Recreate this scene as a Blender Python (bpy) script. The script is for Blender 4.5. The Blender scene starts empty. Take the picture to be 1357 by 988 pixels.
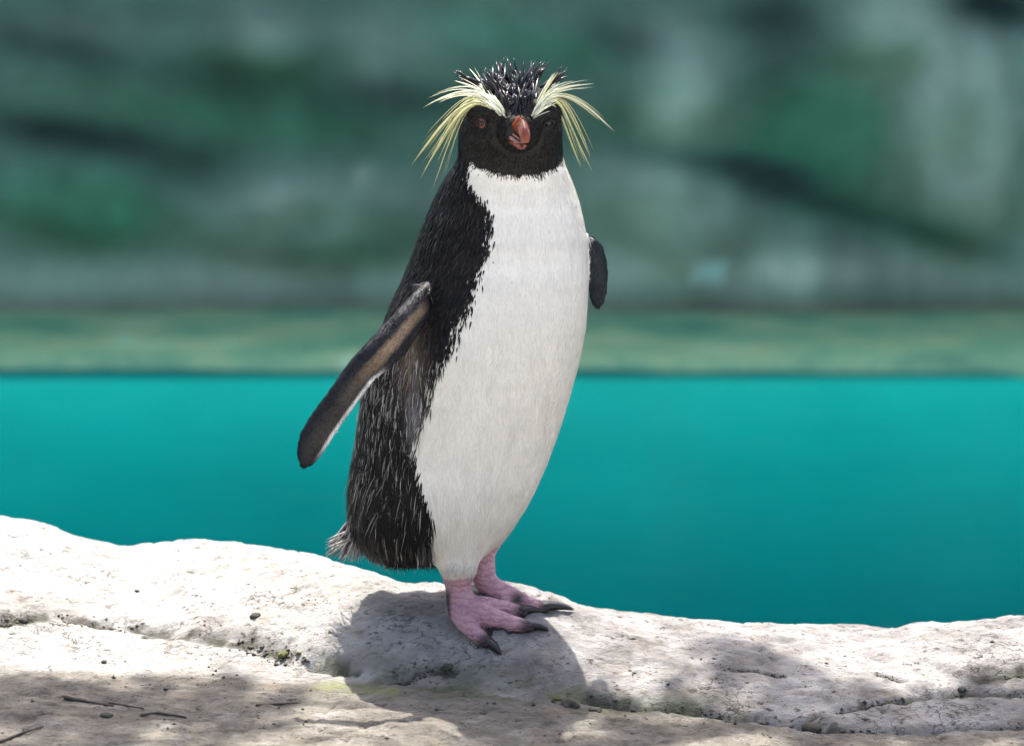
import bpy, bmesh, math, random
import numpy as np
from mathutils import Vector, Matrix
from mathutils.bvhtree import BVHTree

random.seed(7)
rng = np.random.default_rng(11)
R = math.radians
sc = bpy.context.scene
COL = sc.collection

# ------------------------------------------------------------------ camera
PITCH = R(9.0)
FPX = 4700.0                      # focal length in pixels of the 1357 x 988 frame
CAM = np.array((0.0202, -3.247, 0.7622))
FW = np.array((0.0, math.cos(PITCH), -math.sin(PITCH)))
UP = np.array((0.0, math.sin(PITCH), math.cos(PITCH)))
RT = np.array((1.0, 0.0, 0.0))
cam_data = bpy.data.cameras.new('camera')
cam = bpy.data.objects.new('camera', cam_data)
COL.objects.link(cam)
cam.location = CAM
cam.rotation_euler = (math.pi / 2 - PITCH, 0, 0)
cam_data.sensor_width = 36.0
cam_data.lens = FPX / 1357.0 * 36.0
cam_data.clip_end = 500.0
cam_data.dof.use_dof = True
cam_data.dof.focus_distance = 3.30
cam_data.dof.aperture_fstop = 6.3
cam_data.dof.aperture_blades = 0
sc.camera = cam

# ------------------------------------------------------------------ sky, sun, exposure
SUN_EL = R(68.0)
w = bpy.data.worlds.new('World')
sc.world = w
w.use_nodes = True
wn = w.node_tree.nodes
wl = w.node_tree.links
sky = wn.new('ShaderNodeTexSky')
sky.sky_type = 'NISHITA'
sky.sun_disc = False
sky.sun_elevation = SUN_EL
sky.sun_rotation = 0.0
sky.air_density = 1.0
sky.dust_density = 5.0
wn['Background'].inputs['Strength'].default_value = 0.13
wl.new(sky.outputs['Color'], wn['Background'].inputs['Color'])
sun_data = bpy.data.lights.new('sun', 'SUN')
sun_data.energy = 4.6
sun_data.angle = R(0.53)
sun_data.color = (1.0, 0.955, 0.89)
sun = bpy.data.objects.new('sun', sun_data)
COL.objects.link(sun)
sun.location = (0, 4, 8)
sun.rotation_euler = (-(math.pi / 2 - SUN_EL), 0, 0)
vs = sc.view_settings
vs.view_transform = 'Standard'
vs.look = 'None'
vs.gamma = 1.0
vs.use_curve_mapping = False
vs.exposure = 1.32
sc.cycles.max_bounces = 8
sc.cycles.transparent_max_bounces = 12
sc.cycles.use_denoising = True


# ------------------------------------------------------------------ projection helpers (photo pixel <-> place)
def ray(px, py):
    return FW + RT * (px - 678.5) / FPX + UP * (494.0 - py) / FPX


def P(px, py, y):
    d = ray(px, py)
    return CAM + d * (y - CAM[1]) / d[1]


def PZ(px, py, z):
    d = ray(px, py)
    return CAM + d * (z - CAM[2]) / d[2]


def proj(p):
    q = np.asarray(p) - CAM
    dep = q @ FW
    return 678.5 + FPX * (q @ RT) / dep, 494.0 - FPX * (q @ UP) / dep


# ------------------------------------------------------------------ noise (numpy)
def _hash(ix, iy, iz, seed):
    h = (ix.astype(np.uint32) * np.uint32(374761393) + iy.astype(np.uint32) * np.uint32(668265263)
         + iz.astype(np.uint32) * np.uint32(2147483647) + np.uint32(seed * 974634 + 13))
    h = (h ^ (h >> np.uint32(13))) * np.uint32(1274126177)
    h = h ^ (h >> np.uint32(16))
    return (h & np.uint32(0xFFFFFF)).astype(np.float64) / float(0xFFFFFF)


def vnoise(x, y, z=None, seed=0):
    x = np.asarray(x, float); y = np.asarray(y, float)
    z = np.zeros_like(x) if z is None else np.asarray(z, float)
    xi, yi, zi = np.floor(x), np.floor(y), np.floor(z)
    fx, fy, fz = x - xi, y - yi, z - zi
    fx = fx * fx * (3 - 2 * fx); fy = fy * fy * (3 - 2 * fy); fz = fz * fz * (3 - 2 * fz)
    xi = xi.astype(np.int64); yi = yi.astype(np.int64); zi = zi.astype(np.int64)
    out = 0
    for dx in (0, 1):
        wx = fx if dx else 1 - fx
        for dy in (0, 1):
            wy = fy if dy else 1 - fy
            for dz in (0, 1):
                wz = fz if dz else 1 - fz
                out = out + wx * wy * wz * _hash(xi + dx, yi + dy, zi + dz, seed)
    return out * 2 - 1


def fbm(x, y, z=None, seed=0, octv=4):
    a, f, s, n = 1.0, 1.0, 0.0, 0.0
    for k in range(octv):
        s = s + a * vnoise(x * f, y * f, None if z is None else z * f, seed + k)
        n += a; a *= 0.5; f *= 2.03
    return s / n


def sstep(a, b, x):
    t = np.clip((x - a) / (b - a), 0, 1)
    return t * t * (3 - 2 * t)


# ------------------------------------------------------------------ object helpers
def mesh_np(name, verts, faces, mats=(), smooth=True):
    me = bpy.data.meshes.new(name)
    me.from_pydata([tuple(v) for v in verts], [], [tuple(f) for f in faces])
    for m in mats:
        me.materials.append(m)
    if smooth:
        me.polygons.foreach_set('use_smooth', [True] * len(me.polygons))
    me.update()
    return me


def mesh_arrays(name, V, loops, nper, mats=(), smooth=True):
    """fast mesh from numpy: loops = flat vertex indices, nper = corners per face (array)"""
    me = bpy.data.meshes.new(name)
    V = np.ascontiguousarray(V, dtype=np.float32)
    me.vertices.add(len(V)); me.vertices.foreach_set('co', V.ravel())
    me.loops.add(len(loops)); me.loops.foreach_set('vertex_index', np.asarray(loops, dtype=np.int32))
    nper = np.asarray(nper, dtype=np.int32)
    starts = np.concatenate(([0], np.cumsum(nper)[:-1])).astype(np.int32)
    me.polygons.add(len(nper)); me.polygons.foreach_set('loop_start', starts)
    for m in mats:
        me.materials.append(m)
    me.update(calc_edges=True)
    if smooth:
        me.polygons.foreach_set('use_smooth', np.ones(len(nper), dtype=bool))
    me.validate()
    return me


def link(name, me, parent=None, kind=None):
    o = bpy.data.objects.new(name, me)
    COL.objects.link(o)
    if parent is not None:
        o.parent = parent
    if kind:
        o['kind'] = kind
    return o


def tag(o, label, cat, group=None):
    o['label'] = label
    o['category'] = cat
    if group:
        o['group'] = group
    return o


def set_attr(me, name, vals):
    a = me.attributes.new(name, 'FLOAT', 'POINT')
    a.data.foreach_set('value', np.asarray(vals, dtype=np.float32))


def set_col(me, name, rgb):
    a = me.color_attributes.new(name, 'FLOAT_COLOR', 'POINT')
    c = np.ones((len(rgb), 4), dtype=np.float32)
    c[:, :3] = rgb
    a.data.foreach_set('color', c.ravel())


class NT:
    """small node-tree writer"""
    def __init__(self, name):
        self.m = bpy.data.materials.new(name)
        self.m.use_nodes = True
        self.t = self.m.node_tree
        self.b = self.t.nodes['Principled BSDF']
        self.out = self.t.nodes['Material Output']

    def n(self, typ, **kw):
        nd = self.t.nodes.new(typ)
        for k, v in kw.items():
            setattr(nd, k, v)
        return nd

    def l(self, a, b):
        self.t.links.new(a, b)

    def s(self, sock, v):
        if hasattr(v, 'is_output'):
            self.l(v, sock)
        else:
            if isinstance(v, (tuple, list)) and len(v) == 3 and sock.type == 'RGBA':
                v = (*v, 1)
            sock.default_value = v

    def bs(self, **kw):
        for k, v in kw.items():
            self.s(self.b.inputs[k.replace('_', ' ')], v)
        return self

    def co(self):
        return self.n('ShaderNodeTexCoord').outputs['Object']

    def noise(self, scale, detail=5, rough=0.55, vec=None, dist=0.0):
        nd = self.n('ShaderNodeTexNoise')
        nd.inputs['Scale'].default_value = scale
        nd.inputs['Detail'].default_value = detail
        nd.inputs['Roughness'].default_value = rough
        nd.inputs['Distortion'].default_value = dist
        self.l(vec if vec is not None else self.co(), nd.inputs['Vector'])
        return nd.outputs['Fac']

    def ramp(self, fac, stops, interp='LINEAR'):
        nd = self.n('ShaderNodeValToRGB')
        cr = nd.color_ramp
        cr.interpolation = interp
        while len(cr.elements) < len(stops):
            cr.elements.new(0.5)
        for e, (p, c) in zip(cr.elements, stops):
            e.position = p
            e.color = (*c, 1) if isinstance(c, (tuple, list)) else (c, c, c, 1)
        self.l(fac, nd.inputs['Fac'])
        return nd.outputs['Color']

    def mix(self, fac, a, b, mode='MIX'):
        nd = self.n('ShaderNodeMix', data_type='RGBA', blend_type=mode)
        self.s(nd.inputs['Factor'], fac)
        self.s(nd.inputs['A'] if False else nd.inputs[6], a)
        self.s(nd.inputs[7], b)
        return nd.outputs[2]

    def math(self, op, a, b=0.0, clamp=False):
        nd = self.n('ShaderNodeMath', operation=op, use_clamp=clamp)
        self.s(nd.inputs[0], a)
        self.s(nd.inputs[1], b)
        return nd.outputs[0]

    def attr(self, name, out='Fac'):
        nd = self.n('ShaderNodeAttribute', attribute_name=name)
        return nd.outputs[out]

    def bump(self, h, strength=0.5, dist=0.002, normal=None):
        nd = self.n('ShaderNodeBump')
        nd.inputs['Strength'].default_value = strength
        nd.inputs['Distance'].default_value = dist
        self.l(h, nd.inputs['Height'])
        if normal is not None:
            self.l(normal, nd.inputs['Normal'])
        return nd.outputs['Normal']


# =================================================================== THE ROCK LEDGE
FLAT = -0.042
CREST = [(-420, 660, .34), (-200, 672, .33), (0, 688, .32), (50, 700, .315), (100, 717, .31), (160, 734, .305), (230, 727, .30), (300, 721, .275),
         (370, 731, .225), (430, 745, .165), (480, 760, .13), (530, 776, .115), (590, 781, .102), (657, 772, .09),
         (690, 781, .088), (730, 794, .085), (770, 810, .08), (850, 824, .08), (1000, 832, .085), (1180, 837, .09),
         (1260, 831, .095), (1357, 823, .10), (1560, 812, .11), (1800, 818, .12)]
CREASE = [(-420, 876, -.035), (0, 886, -.038), (200, 893, -.04), (350, 898, -.042), (480, 905, -.042), (600, 913, -.042),
          (780, 930, -.044), (950, 946, -.052), (1080, 966, -.062), (1200, 968, -.064), (1357, 960, -.06), (1800, 955, -.06)]
cr_pts = np.array([P(a, b - 2, c) for a, b, c in CREST])
ck_pts = np.array([PZ(a, b, c) for a, b, c in CREASE])


def interp1(x, xs, ys):
    """linear table smoothed a little"""
    h = 0.008
    return (np.interp(x - h, xs, ys) + 2 * np.interp(x, xs, ys) + np.interp(x + h, xs, ys)) / 4


def zg_base(x, y):
    yc = interp1(x, cr_pts[:, 0], cr_pts[:, 1]); zc = interp1(x, cr_pts[:, 0], cr_pts[:, 2])
    yk = interp1(x, ck_pts[:, 0], ck_pts[:, 1]); zk = interp1(x, ck_pts[:, 0], ck_pts[:, 2])
    t = (y - yk) / (yc - yk)
    tc = np.clip(t, 0, 1)
    s = np.sin(tc * math.pi / 2)
    # soften the crease, keep the crest round
    s = s * sstep(-0.05, 0.22, tc) ** 0.35
    z = zk + (zc - zk) * s
    u = np.clip(y - yc, 0, None)
    z = z - np.where(u < 0.22, 3.4 * u * u, 3.4 * 0.22 ** 2 + 1.5 * (u - 0.22))
    v = np.clip(yk - y, 0, None)
    z = z - 0.02 * np.clip(v, 0, 1.0) * 0.6
    return np.maximum(z, -2.1)


def G0(px, py):
    d = ray(px, py)
    d = d / d[1]
    ts = np.arange(2.7, 3.8, 0.0008)
    pts = CAM + ts[:, None] * d
    below = np.nonzero(pts[:, 2] < zg_base(pts[:, 0], pts[:, 1]))[0]
    return pts[below[0]] if len(below) else pts[int(len(ts) * .65)]


def poly_ground(pxs):
    return np.array([G0(a, b) for a, b in pxs])[:, :2]


def dist_poly(x, y, poly):
    best = np.full(np.shape(x), 9.0)
    for a, b in zip(poly[:-1], poly[1:]):
        d = b - a
        L = d @ d + 1e-12
        t = np.clip(((x - a[0]) * d[0] + (y - a[1]) * d[1]) / L, 0, 1)
        best = np.minimum(best, np.hypot(x - a[0] - t * d[0], y - a[1] - t * d[1]))
    return best


GROOVES = [  # polyline in the photo, depth, half width
    (poly_ground([(-40, 822), (20, 822), (60, 818), (120, 824), (180, 827), (250, 838), (330, 853), (400, 872), (460, 886)]), .006, .010),
    (poly_ground([(410, 880), (455, 886), (475, 893)]), .004, .004),
    (poly_ground([(520, 905), (560, 893), (600, 884)]), .005, .005),
    (poly_ground([(780, 925), (850, 932), (920, 940), (960, 944), (1010, 951), (1060, 962), (1110, 968), (1200, 968), (1290, 962), (1357, 957), (1420, 955)]), .010, .006),
    (poly_ground([(1062, 957), (1100, 945), (1150, 934), (1185, 928), (1230, 921)]), .004, .003),
    (poly_ground([(1250, 917), (1280, 913), (1320, 916), (1360, 915)]), .005, .004),
    (poly_ground([(960, 888), (1000, 890), (1040, 896)]), .002, .002),
    (poly_ground([(1160, 890), (1200, 900)]), .003, .003),
    (poly_ground([(1300, 892), (1330, 888), (1357, 886)]), .007, .012),
]


def zg(x, y):
    x = np.asarray(x, float); y = np.asarray(y, float)
    z = zg_base(x, y)
    near = np.exp(-((x / 3.0) ** 2 + (y / 3.0) ** 2))
    z = z + 0.005 * fbm(x / .11, y / .11, seed=3, octv=3) * (0.4 + 0.6 * near)
    r = np.abs(fbm(x / .035, y / .028, seed=9, octv=3))
    z = z + (0.0035 * fbm(x / .03, y / .024, seed=21, octv=3) - 0.0016 * (1 - sstep(0, .12, r))) * near
    z = z + 0.0011 * fbm(x / .008, y / .006, seed=33, octv=2) * near
    pit = vnoise(x / .012, y / .010, seed=51)
    z = z - 0.0022 * sstep(.62, .9, pit) * near
    for poly, dep, hw in GROOVES:
        dd = dist_poly(x, y, poly) + 0.35 * hw * vnoise(x / .008, y / .008, seed=77)
        z = z - dep * np.exp(-(dd / hw) ** 2)
    return z


def zg1(x, y):
    return float(zg(np.array([x]), np.array([y]))[0])


def G(px, py, lift=0.0):
    d = ray(px, py)
    d = d / d[1]
    ts = np.arange(2.75, 3.7, 0.0006)
    pts = CAM + ts[:, None] * d
    below = np.nonzero(pts[:, 2] < zg(pts[:, 0], pts[:, 1]))[0]
    p = pts[below[0]] if len(below) else P(px, py, .085)
    return np.array((p[0], p[1], zg1(p[0], p[1]) + lift))


def axis_samples(parts):
    out = [parts[0][0]]
    for a, b, st in parts:
        n = max(1, int(round((b - a) / st)))
        out += list(a + (b - a) * np.arange(1, n + 1) / n)
    return np.array(out)


gx = axis_samples([(-45, -10, 5), (-10, -3, .7), (-3, -1, .1), (-1, -.62, .02), (-.62, .62, .0026), (.62, 1, .02), (1, 3, .1), (3, 10, .7), (10, 45, 5)])
gy = axis_samples([(-45, -10, 5), (-10, -3, .7), (-3, -1, .1), (-1, -.34, .02), (-.34, .45, .0026), (.45, .7, .02), (.7, 1.6, .05)])
XX, YY = np.meshgrid(gx, gy)
ZZ = zg(XX.ravel(), YY.ravel())
nx, ny = len(gx), len(gy)
V = np.stack([XX.ravel(), YY.ravel(), ZZ], 1)
ii, jj = np.meshgrid(np.arange(nx - 1), np.arange(ny - 1))
a = (jj * nx + ii).ravel()
quads = np.stack([a, a + 1, a + 1 + nx, a + nx], 1)

# how dirty / mossy / worn the stone is (stains with shapes of their own; rightg also deepens the shadow)
xf, yf = V[:, 0], V[:, 1]
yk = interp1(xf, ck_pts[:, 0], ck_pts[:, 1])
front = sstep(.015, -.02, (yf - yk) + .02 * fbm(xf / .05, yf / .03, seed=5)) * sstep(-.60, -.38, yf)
dirt = np.zeros(len(V)); moss = np.zeros(len(V))
for k, (poly, dep, hw) in enumerate(GROOVES):
    dd = dist_poly(xf, yf, poly)
    n_ = .5 + .5 * fbm(xf / .02, yf / .012, seed=60 + k)
    dirt = np.maximum(dirt, np.exp(-(dd / (hw * .9)) ** 2) * sstep(.30, .55, n_))
    dirt = np.maximum(dirt, np.exp(-(dd / (hw * 2.2)) ** 2) * sstep(.60, .75, .5 + .5 * fbm(xf / .009, yf / .006, seed=90 + k)))
mp = poly_ground([(470, 904), (520, 910), (600, 916), (700, 922), (780, 932), (850, 936), (960, 944)])
dd = dist_poly(xf, yf, mp)
moss = np.exp(-(dd / .022) ** 2) * sstep(.3, .62, .5 + .5 * fbm(xf / .03, yf / .015, seed=80))
ap = poly_ground([(425, 909), (470, 911), (520, 917)])
alg = np.exp(-(dist_poly(xf, yf, ap) / .012) ** 2) * sstep(.3, .6, .5 + .5 * fbm(xf / .02, yf / .01, seed=84))
rightg = sstep(-.17, -.05, xf + .04 * fbm(xf / .08, yf / .08, seed=19)) * sstep(-.60, -.38, yf) * sstep(1.6, .9, xf)  # greyer stone from centre to right, darkened further to deepen the penguin's shadow

m = NT('weathered_stone')
co = m.co()
mp_ = m.n('ShaderNodeMapping'); mp_.inputs['Scale'].default_value = (1, 1.5, 1.5); m.l(co, mp_.inputs['Vector']); vec = mp_.outputs['Vector']
base = m.ramp(m.noise(9, 6, .6, vec), [(.30, (.32, .295, .265)), (.48, (.455, .435, .405)), (.68, (.53, .515, .49))])
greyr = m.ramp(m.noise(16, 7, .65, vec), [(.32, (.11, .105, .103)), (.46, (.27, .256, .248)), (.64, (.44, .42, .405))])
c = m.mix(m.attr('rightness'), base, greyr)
c = m.mix(m.attr('bounce_ground'), c, m.ramp(m.noise(3, 5, .6), [(.3, (.58, .56, .52)), (.7, (.70, .68, .64))]))  # unseen outer ground, made paler to bounce light onto the belly
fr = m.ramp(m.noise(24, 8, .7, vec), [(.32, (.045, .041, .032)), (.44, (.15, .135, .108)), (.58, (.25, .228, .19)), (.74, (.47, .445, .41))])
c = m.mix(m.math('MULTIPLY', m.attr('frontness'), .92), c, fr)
brown = m.ramp(m.noise(38, 6, .7, vec), [(.50, 0.0), (.68, 1.0)])
c = m.mix(m.math('MULTIPLY', brown, .45), c, (.30, .235, .165))
pitm = m.ramp(m.noise(150, 4, .65, vec), [(.56, 0.0), (.63, 1.0)])
pit2 = m.ramp(m.noise(30, 3, .5, vec), [(.44, 0.0), (.62, 1.0)])
c = m.mix(m.math('MULTIPLY', m.math('MULTIPLY', pitm, pit2), .95), c, (.045, .04, .033))
speck = m.ramp(m.noise(330, 3, .6, vec), [(.66, 0.0), (.70, 1.0)])
c = m.mix(m.math('MULTIPLY', speck, m.math('ADD', m.math('MULTIPLY', m.attr('frontness'), .6), .25)), c, (.035, .03, .026))
c = m.mix(m.math('MULTIPLY', m.attr('moss'), .7), c, (.10, .115, .045))
c = m.mix(m.math('MULTIPLY', m.attr('algae'), .65), c, (.26, .28, .085))
crk = m.n('ShaderNodeTexVoronoi', feature='DISTANCE_TO_EDGE'); crk.inputs['Scale'].default_value = 26
dv = m.n('ShaderNodeMix', data_type='VECTOR'); dv.inputs[0].default_value = .12
nz_ = m.n('ShaderNodeTexNoise'); nz_.inputs['Scale'].default_value = 30; nz_.inputs['Detail'].default_value = 6; m.l(vec, nz_.inputs['Vector'])
m.l(vec, dv.inputs[4]); m.l(nz_.outputs['Color'], dv.inputs[5]); m.l(dv.outputs[1], crk.inputs['Vector'])
ck = m.math('MULTIPLY', m.ramp(crk.outputs['Distance'], [(.0, 1.0), (.035, 0.0)]), m.ramp(m.noise(11, 4, .6, vec), [(.52, 0.0), (.62, 1.0)]))
c = m.mix(m.math('MULTIPLY', ck, .75), c, (.06, .052, .042))
c = m.mix(m.math('MULTIPLY', m.attr('dirt'), .9), c, m.ramp(m.noise(60, 3, .5, vec), [(.42, (.045, .038, .028)), (.60, (.050, .060, .030))]))
nb = m.bump(m.noise(70, 8, .72, vec), .9, .008)
nb = m.bump(m.noise(420, 4, .7, vec), .8, .0016, nb)
nb = m.bump(m.math('SUBTRACT', 1.0, ck), .8, .002, nb)
m.bs(Base_Color=c, Roughness=.88, Normal=nb)
m.b.inputs['Specular IOR Level'].default_value = .25
STONE = m.m

me = mesh_arrays('rock_ledge', V, quads.ravel(), np.full(len(quads), 4), [STONE])
set_attr(me, 'bounce_ground', np.maximum(sstep(-.45, -.75, yf), sstep(1.0, 1.6, np.abs(xf)))); set_attr(me, 'frontness', front); set_attr(me, 'dirt', dirt); set_attr(me, 'moss', moss); set_attr(me, 'algae', alg); set_attr(me, 'rightness', rightg)
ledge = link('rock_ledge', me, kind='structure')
ledge['label'] = 'pale weathered rock ledge rising to a rounded rim above the pool'

# =================================================================== POOL, WATER, FAR SHELF, WALL
WZ = -0.75
m = NT('pool_paint')
c = m.ramp(m.noise(1.3, 4, .6), [(.3, (.001, .112, .108)), (.7, (.002, .142, .134))])
m.bs(Base_Color=c, Roughness=.9)
m.b.inputs['Specular IOR Level'].default_value = 0.0
POOL = m.m
prof = [(0.3, -2.4), (1.2, -2.4), (2.4, -2.2), (3.6, -1.75), (4.6, -1.25), (5.4, -.95), (5.9, -.86), (6.34, -.775), (6.41, -.756)]
fx_ = np.linspace(-30, 30, 41)
fv = [(x, y, z) for y, z in prof for x in fx_]
ff = [(j * 41 + i, j * 41 + i + 1, (j + 1) * 41 + i + 1, (j + 1) * 41 + i) for j in range(len(prof) - 1) for i in range(40)]
o = link('pool_floor', mesh_np('pool_floor', fv, ff, [POOL]), kind='structure')
o['label'] = 'pale turquoise sloping pool floor under the water'

m = NT('pool_water')
t = m.t
gl = m.n('ShaderNodeBsdfGlossy'); gl.inputs['Roughness'].default_value = .04
tr = m.n('ShaderNodeBsdfTransparent')
fr_ = m.n('ShaderNodeFresnel'); fr_.inputs['IOR'].default_value = 1.33
wv = m.n('ShaderNodeMapping'); wv.inputs['Scale'].default_value = (1.0, 1.6, 1.0); m.l(m.co(), wv.inputs['Vector'])
nb = m.bump(m.noise(3.0, 4, .55, wv.outputs['Vector'], .6), .12, .10)
nb = m.bump(m.noise(14.0, 3, .5, wv.outputs['Vector'], .4), .25, .02, nb)
m.l(nb, gl.inputs['Normal']); m.l(nb, fr_.inputs['Normal'])
mx = m.n('ShaderNodeMixShader')
m.l(m.math('MULTIPLY', fr_.outputs[0], .22), mx.inputs[0]); m.l(tr.outputs[0], mx.inputs[1]); m.l(gl.outputs[0], mx.inputs[2])
m.l(mx.outputs[0], m.out.inputs['Surface'])
va = m.n('ShaderNodeVolumeAbsorption')
va.inputs['Color'].default_value = (.0, .725, .77, 1)
va.inputs['Density'].default_value = 2.0
m.l(va.outputs[0], m.out.inputs['Volume'])
t.nodes.remove(m.b)
bm = bmesh.new()
bmesh.ops.create_cube(bm, size=1.0)
me = bpy.data.meshes.new('water')
for v in bm.verts:
    v.co = Vector((v.co.x * 60, 3.46 + v.co.y * 6.52, (WZ if v.co.z > 0 else -2.6)))
bm.to_mesh(me); bm.free(); me.materials.append(m.m)
o = link('water', me, kind='structure')
o['label'] = 'still teal pool water behind the ledge'

# shelf at the foot of the wall
m = NT('algae_shelf')
c = m.ramp(m.noise(2.6, 6, .7), [(.34, (.055, .20, .13)), (.47, (.115, .29, .175)), (.58, (.20, .33, .18)), (.70, (.22, .55, .46))])  # algae greens; the last, pale teal stop paints in wet highlights
nb = m.bump(m.noise(9, 5, .6), .5, .03)
m.bs(Base_Color=c, Roughness=.6, Normal=nb)
m.b.inputs['Specular IOR Level'].default_value = .25
sx = np.linspace(-30, 30, 401)
sy = np.array([6.36, 6.40, 6.43, 6.6, 6.8, 7.1, 7.4, 7.8])
SX, SY = np.meshgrid(sx, sy)
edge = .09 * fbm(sx * 1.6, sx * 0 + .5, seed=4)
SYY = SY + np.where(SY < 6.5, edge[None, :], 0)
SZ = np.where(SY < 6.365, -.775, np.where(SY < 6.41, -.745, -.725)) + .012 * fbm(SX * 2, SYY * 2, seed=8) * (SY > 6.44)
n_ = len(sx)
fv = np.stack([SX.ravel(), SYY.ravel(), SZ.ravel()], 1)
ff = [(j * n_ + i, j * n_ + i + 1, (j + 1) * n_ + i + 1, (j + 1) * n_ + i) for j in range(len(sy) - 1) for i in range(n_ - 1)]
o = link('pool_shelf', mesh_np('pool_shelf', fv, ff, [m.m]), kind='structure')
o['label'] = 'green algae covered shelf along the far pool edge'

# wall of artificial rock: relief grid with moss green, dark and pale patches in its vertex colours
WY, WB, WH = 7.45, -.80, 2.76
wx = axis_samples([(-30, -4, .5), (-4, 4, .035), (4, 30, .5)])
wz = axis_samples([(0, 1.5, .035), (1.5, WH, .15)]) + WB
WX, WZ2 = np.meshgrid(wx, wz)
X_, Z_ = WX.ravel(), WZ2.ravel()
wpx, wpy = proj(np.stack([X_, np.full_like(X_, WY), Z_], 1))


def blob(cx, cy, rx, ry, rot=0.0, p=1.0):
    c_, s_ = math.cos(R(rot)), math.sin(R(rot))
    u = (wpx - cx) * c_ + (wpy - cy) * s_
    v = -(wpx - cx) * s_ + (wpy - cy) * c_
    return np.exp(-((u / rx) ** 2 + (v / ry) ** 2) ** p)


relief = .10 * fbm(X_ * 1.1, Z_ * 1.6, seed=41, octv=4) + .03 * fbm(X_ * 5, Z_ * 5, seed=47, octv=3)
relief += .16 * blob(900, 270, 110, 75, 20, 2) + .14 * blob(880, 120, 80, 70, 0, 2) + .16 * blob(1270, 200, 80, 150, 0, 2)
relief += .14 * blob(1160, 30, 70, 60, 0, 2) + .12 * blob(420, 290, 180, 60, 0, 2) + .10 * blob(110, 260, 120, 60, 10, 2)
relief += .12 * blob(340, 50, 80, 50, 10, 2) - .12 * blob(1340, 10, 60, 40, 0, 2)
relief += .10 * sstep(.35, .0, Z_ - WB)
relief = relief * sstep(WB + WH, WB + WH - .9, Z_)
fv = np.stack([X_, WY - relief, Z_], 1)
# top cap: go back
nw = len(wx)
top = fv[-nw:].copy(); top[:, 1] += 1.2
bot = top.copy(); bot[:, 2] = WB - .4
fv = np.concatenate([fv, top, bot])
nr = len(wz) + 2
ff = [(j * nw + i, j * nw + i + 1, (j + 1) * nw + i + 1, (j + 1) * nw + i) for j in range(nr - 1) for i in range(nw - 1)]
nn = np.clip(.5 + .5 * fbm(X_ * 2.2, Z_ * 2.8, seed=71, octv=4) + .35 * fbm(X_ * 7, Z_ * 4, seed=75, octv=3), 0, 1.4)
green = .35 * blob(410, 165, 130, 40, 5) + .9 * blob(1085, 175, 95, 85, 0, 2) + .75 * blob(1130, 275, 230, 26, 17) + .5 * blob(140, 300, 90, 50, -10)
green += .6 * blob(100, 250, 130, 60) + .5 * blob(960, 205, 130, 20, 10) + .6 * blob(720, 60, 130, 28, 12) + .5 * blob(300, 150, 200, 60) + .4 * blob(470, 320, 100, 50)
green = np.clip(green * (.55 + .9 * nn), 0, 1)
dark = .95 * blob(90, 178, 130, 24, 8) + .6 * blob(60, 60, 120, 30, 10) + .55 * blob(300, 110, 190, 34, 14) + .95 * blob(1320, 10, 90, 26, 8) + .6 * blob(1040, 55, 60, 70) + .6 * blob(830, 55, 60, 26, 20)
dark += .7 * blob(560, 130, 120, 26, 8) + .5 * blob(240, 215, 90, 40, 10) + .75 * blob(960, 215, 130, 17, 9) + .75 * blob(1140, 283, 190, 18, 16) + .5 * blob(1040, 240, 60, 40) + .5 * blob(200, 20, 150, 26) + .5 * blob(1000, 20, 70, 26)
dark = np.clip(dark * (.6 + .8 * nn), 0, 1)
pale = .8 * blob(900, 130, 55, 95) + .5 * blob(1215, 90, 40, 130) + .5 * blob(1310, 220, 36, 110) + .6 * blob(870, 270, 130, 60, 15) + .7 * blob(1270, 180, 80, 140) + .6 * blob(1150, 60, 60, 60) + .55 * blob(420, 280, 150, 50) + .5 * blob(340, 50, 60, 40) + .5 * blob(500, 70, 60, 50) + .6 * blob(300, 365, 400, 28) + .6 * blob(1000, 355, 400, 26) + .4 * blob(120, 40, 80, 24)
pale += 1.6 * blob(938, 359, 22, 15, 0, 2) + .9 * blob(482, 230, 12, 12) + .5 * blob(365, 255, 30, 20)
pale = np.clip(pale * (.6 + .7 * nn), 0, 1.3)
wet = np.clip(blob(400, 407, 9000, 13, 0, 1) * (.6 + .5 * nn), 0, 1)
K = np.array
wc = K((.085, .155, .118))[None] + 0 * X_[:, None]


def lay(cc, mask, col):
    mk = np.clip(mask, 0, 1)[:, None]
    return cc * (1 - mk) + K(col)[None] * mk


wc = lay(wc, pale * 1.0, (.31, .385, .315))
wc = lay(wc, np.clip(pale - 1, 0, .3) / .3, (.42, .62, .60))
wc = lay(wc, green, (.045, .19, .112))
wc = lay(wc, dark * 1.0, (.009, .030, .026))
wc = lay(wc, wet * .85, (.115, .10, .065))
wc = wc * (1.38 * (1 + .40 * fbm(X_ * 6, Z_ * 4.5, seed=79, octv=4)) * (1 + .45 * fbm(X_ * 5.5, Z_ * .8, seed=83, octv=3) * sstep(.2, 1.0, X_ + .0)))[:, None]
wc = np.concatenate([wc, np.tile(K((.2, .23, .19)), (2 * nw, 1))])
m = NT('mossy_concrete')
c = m.mix(.35, m.attr('wall_tone', 'Color'), m.ramp(m.noise(7, 6, .65), [(.3, (.05, .09, .065)), (.7, (.28, .36, .29))]), 'SOFT_LIGHT')
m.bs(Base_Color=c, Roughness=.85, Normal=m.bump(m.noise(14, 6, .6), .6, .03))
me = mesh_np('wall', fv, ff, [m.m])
set_col(me, 'wall_tone', wc)
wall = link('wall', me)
tag(wall, 'grey green mossy artificial rock wall behind the pool', 'wall')

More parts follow.
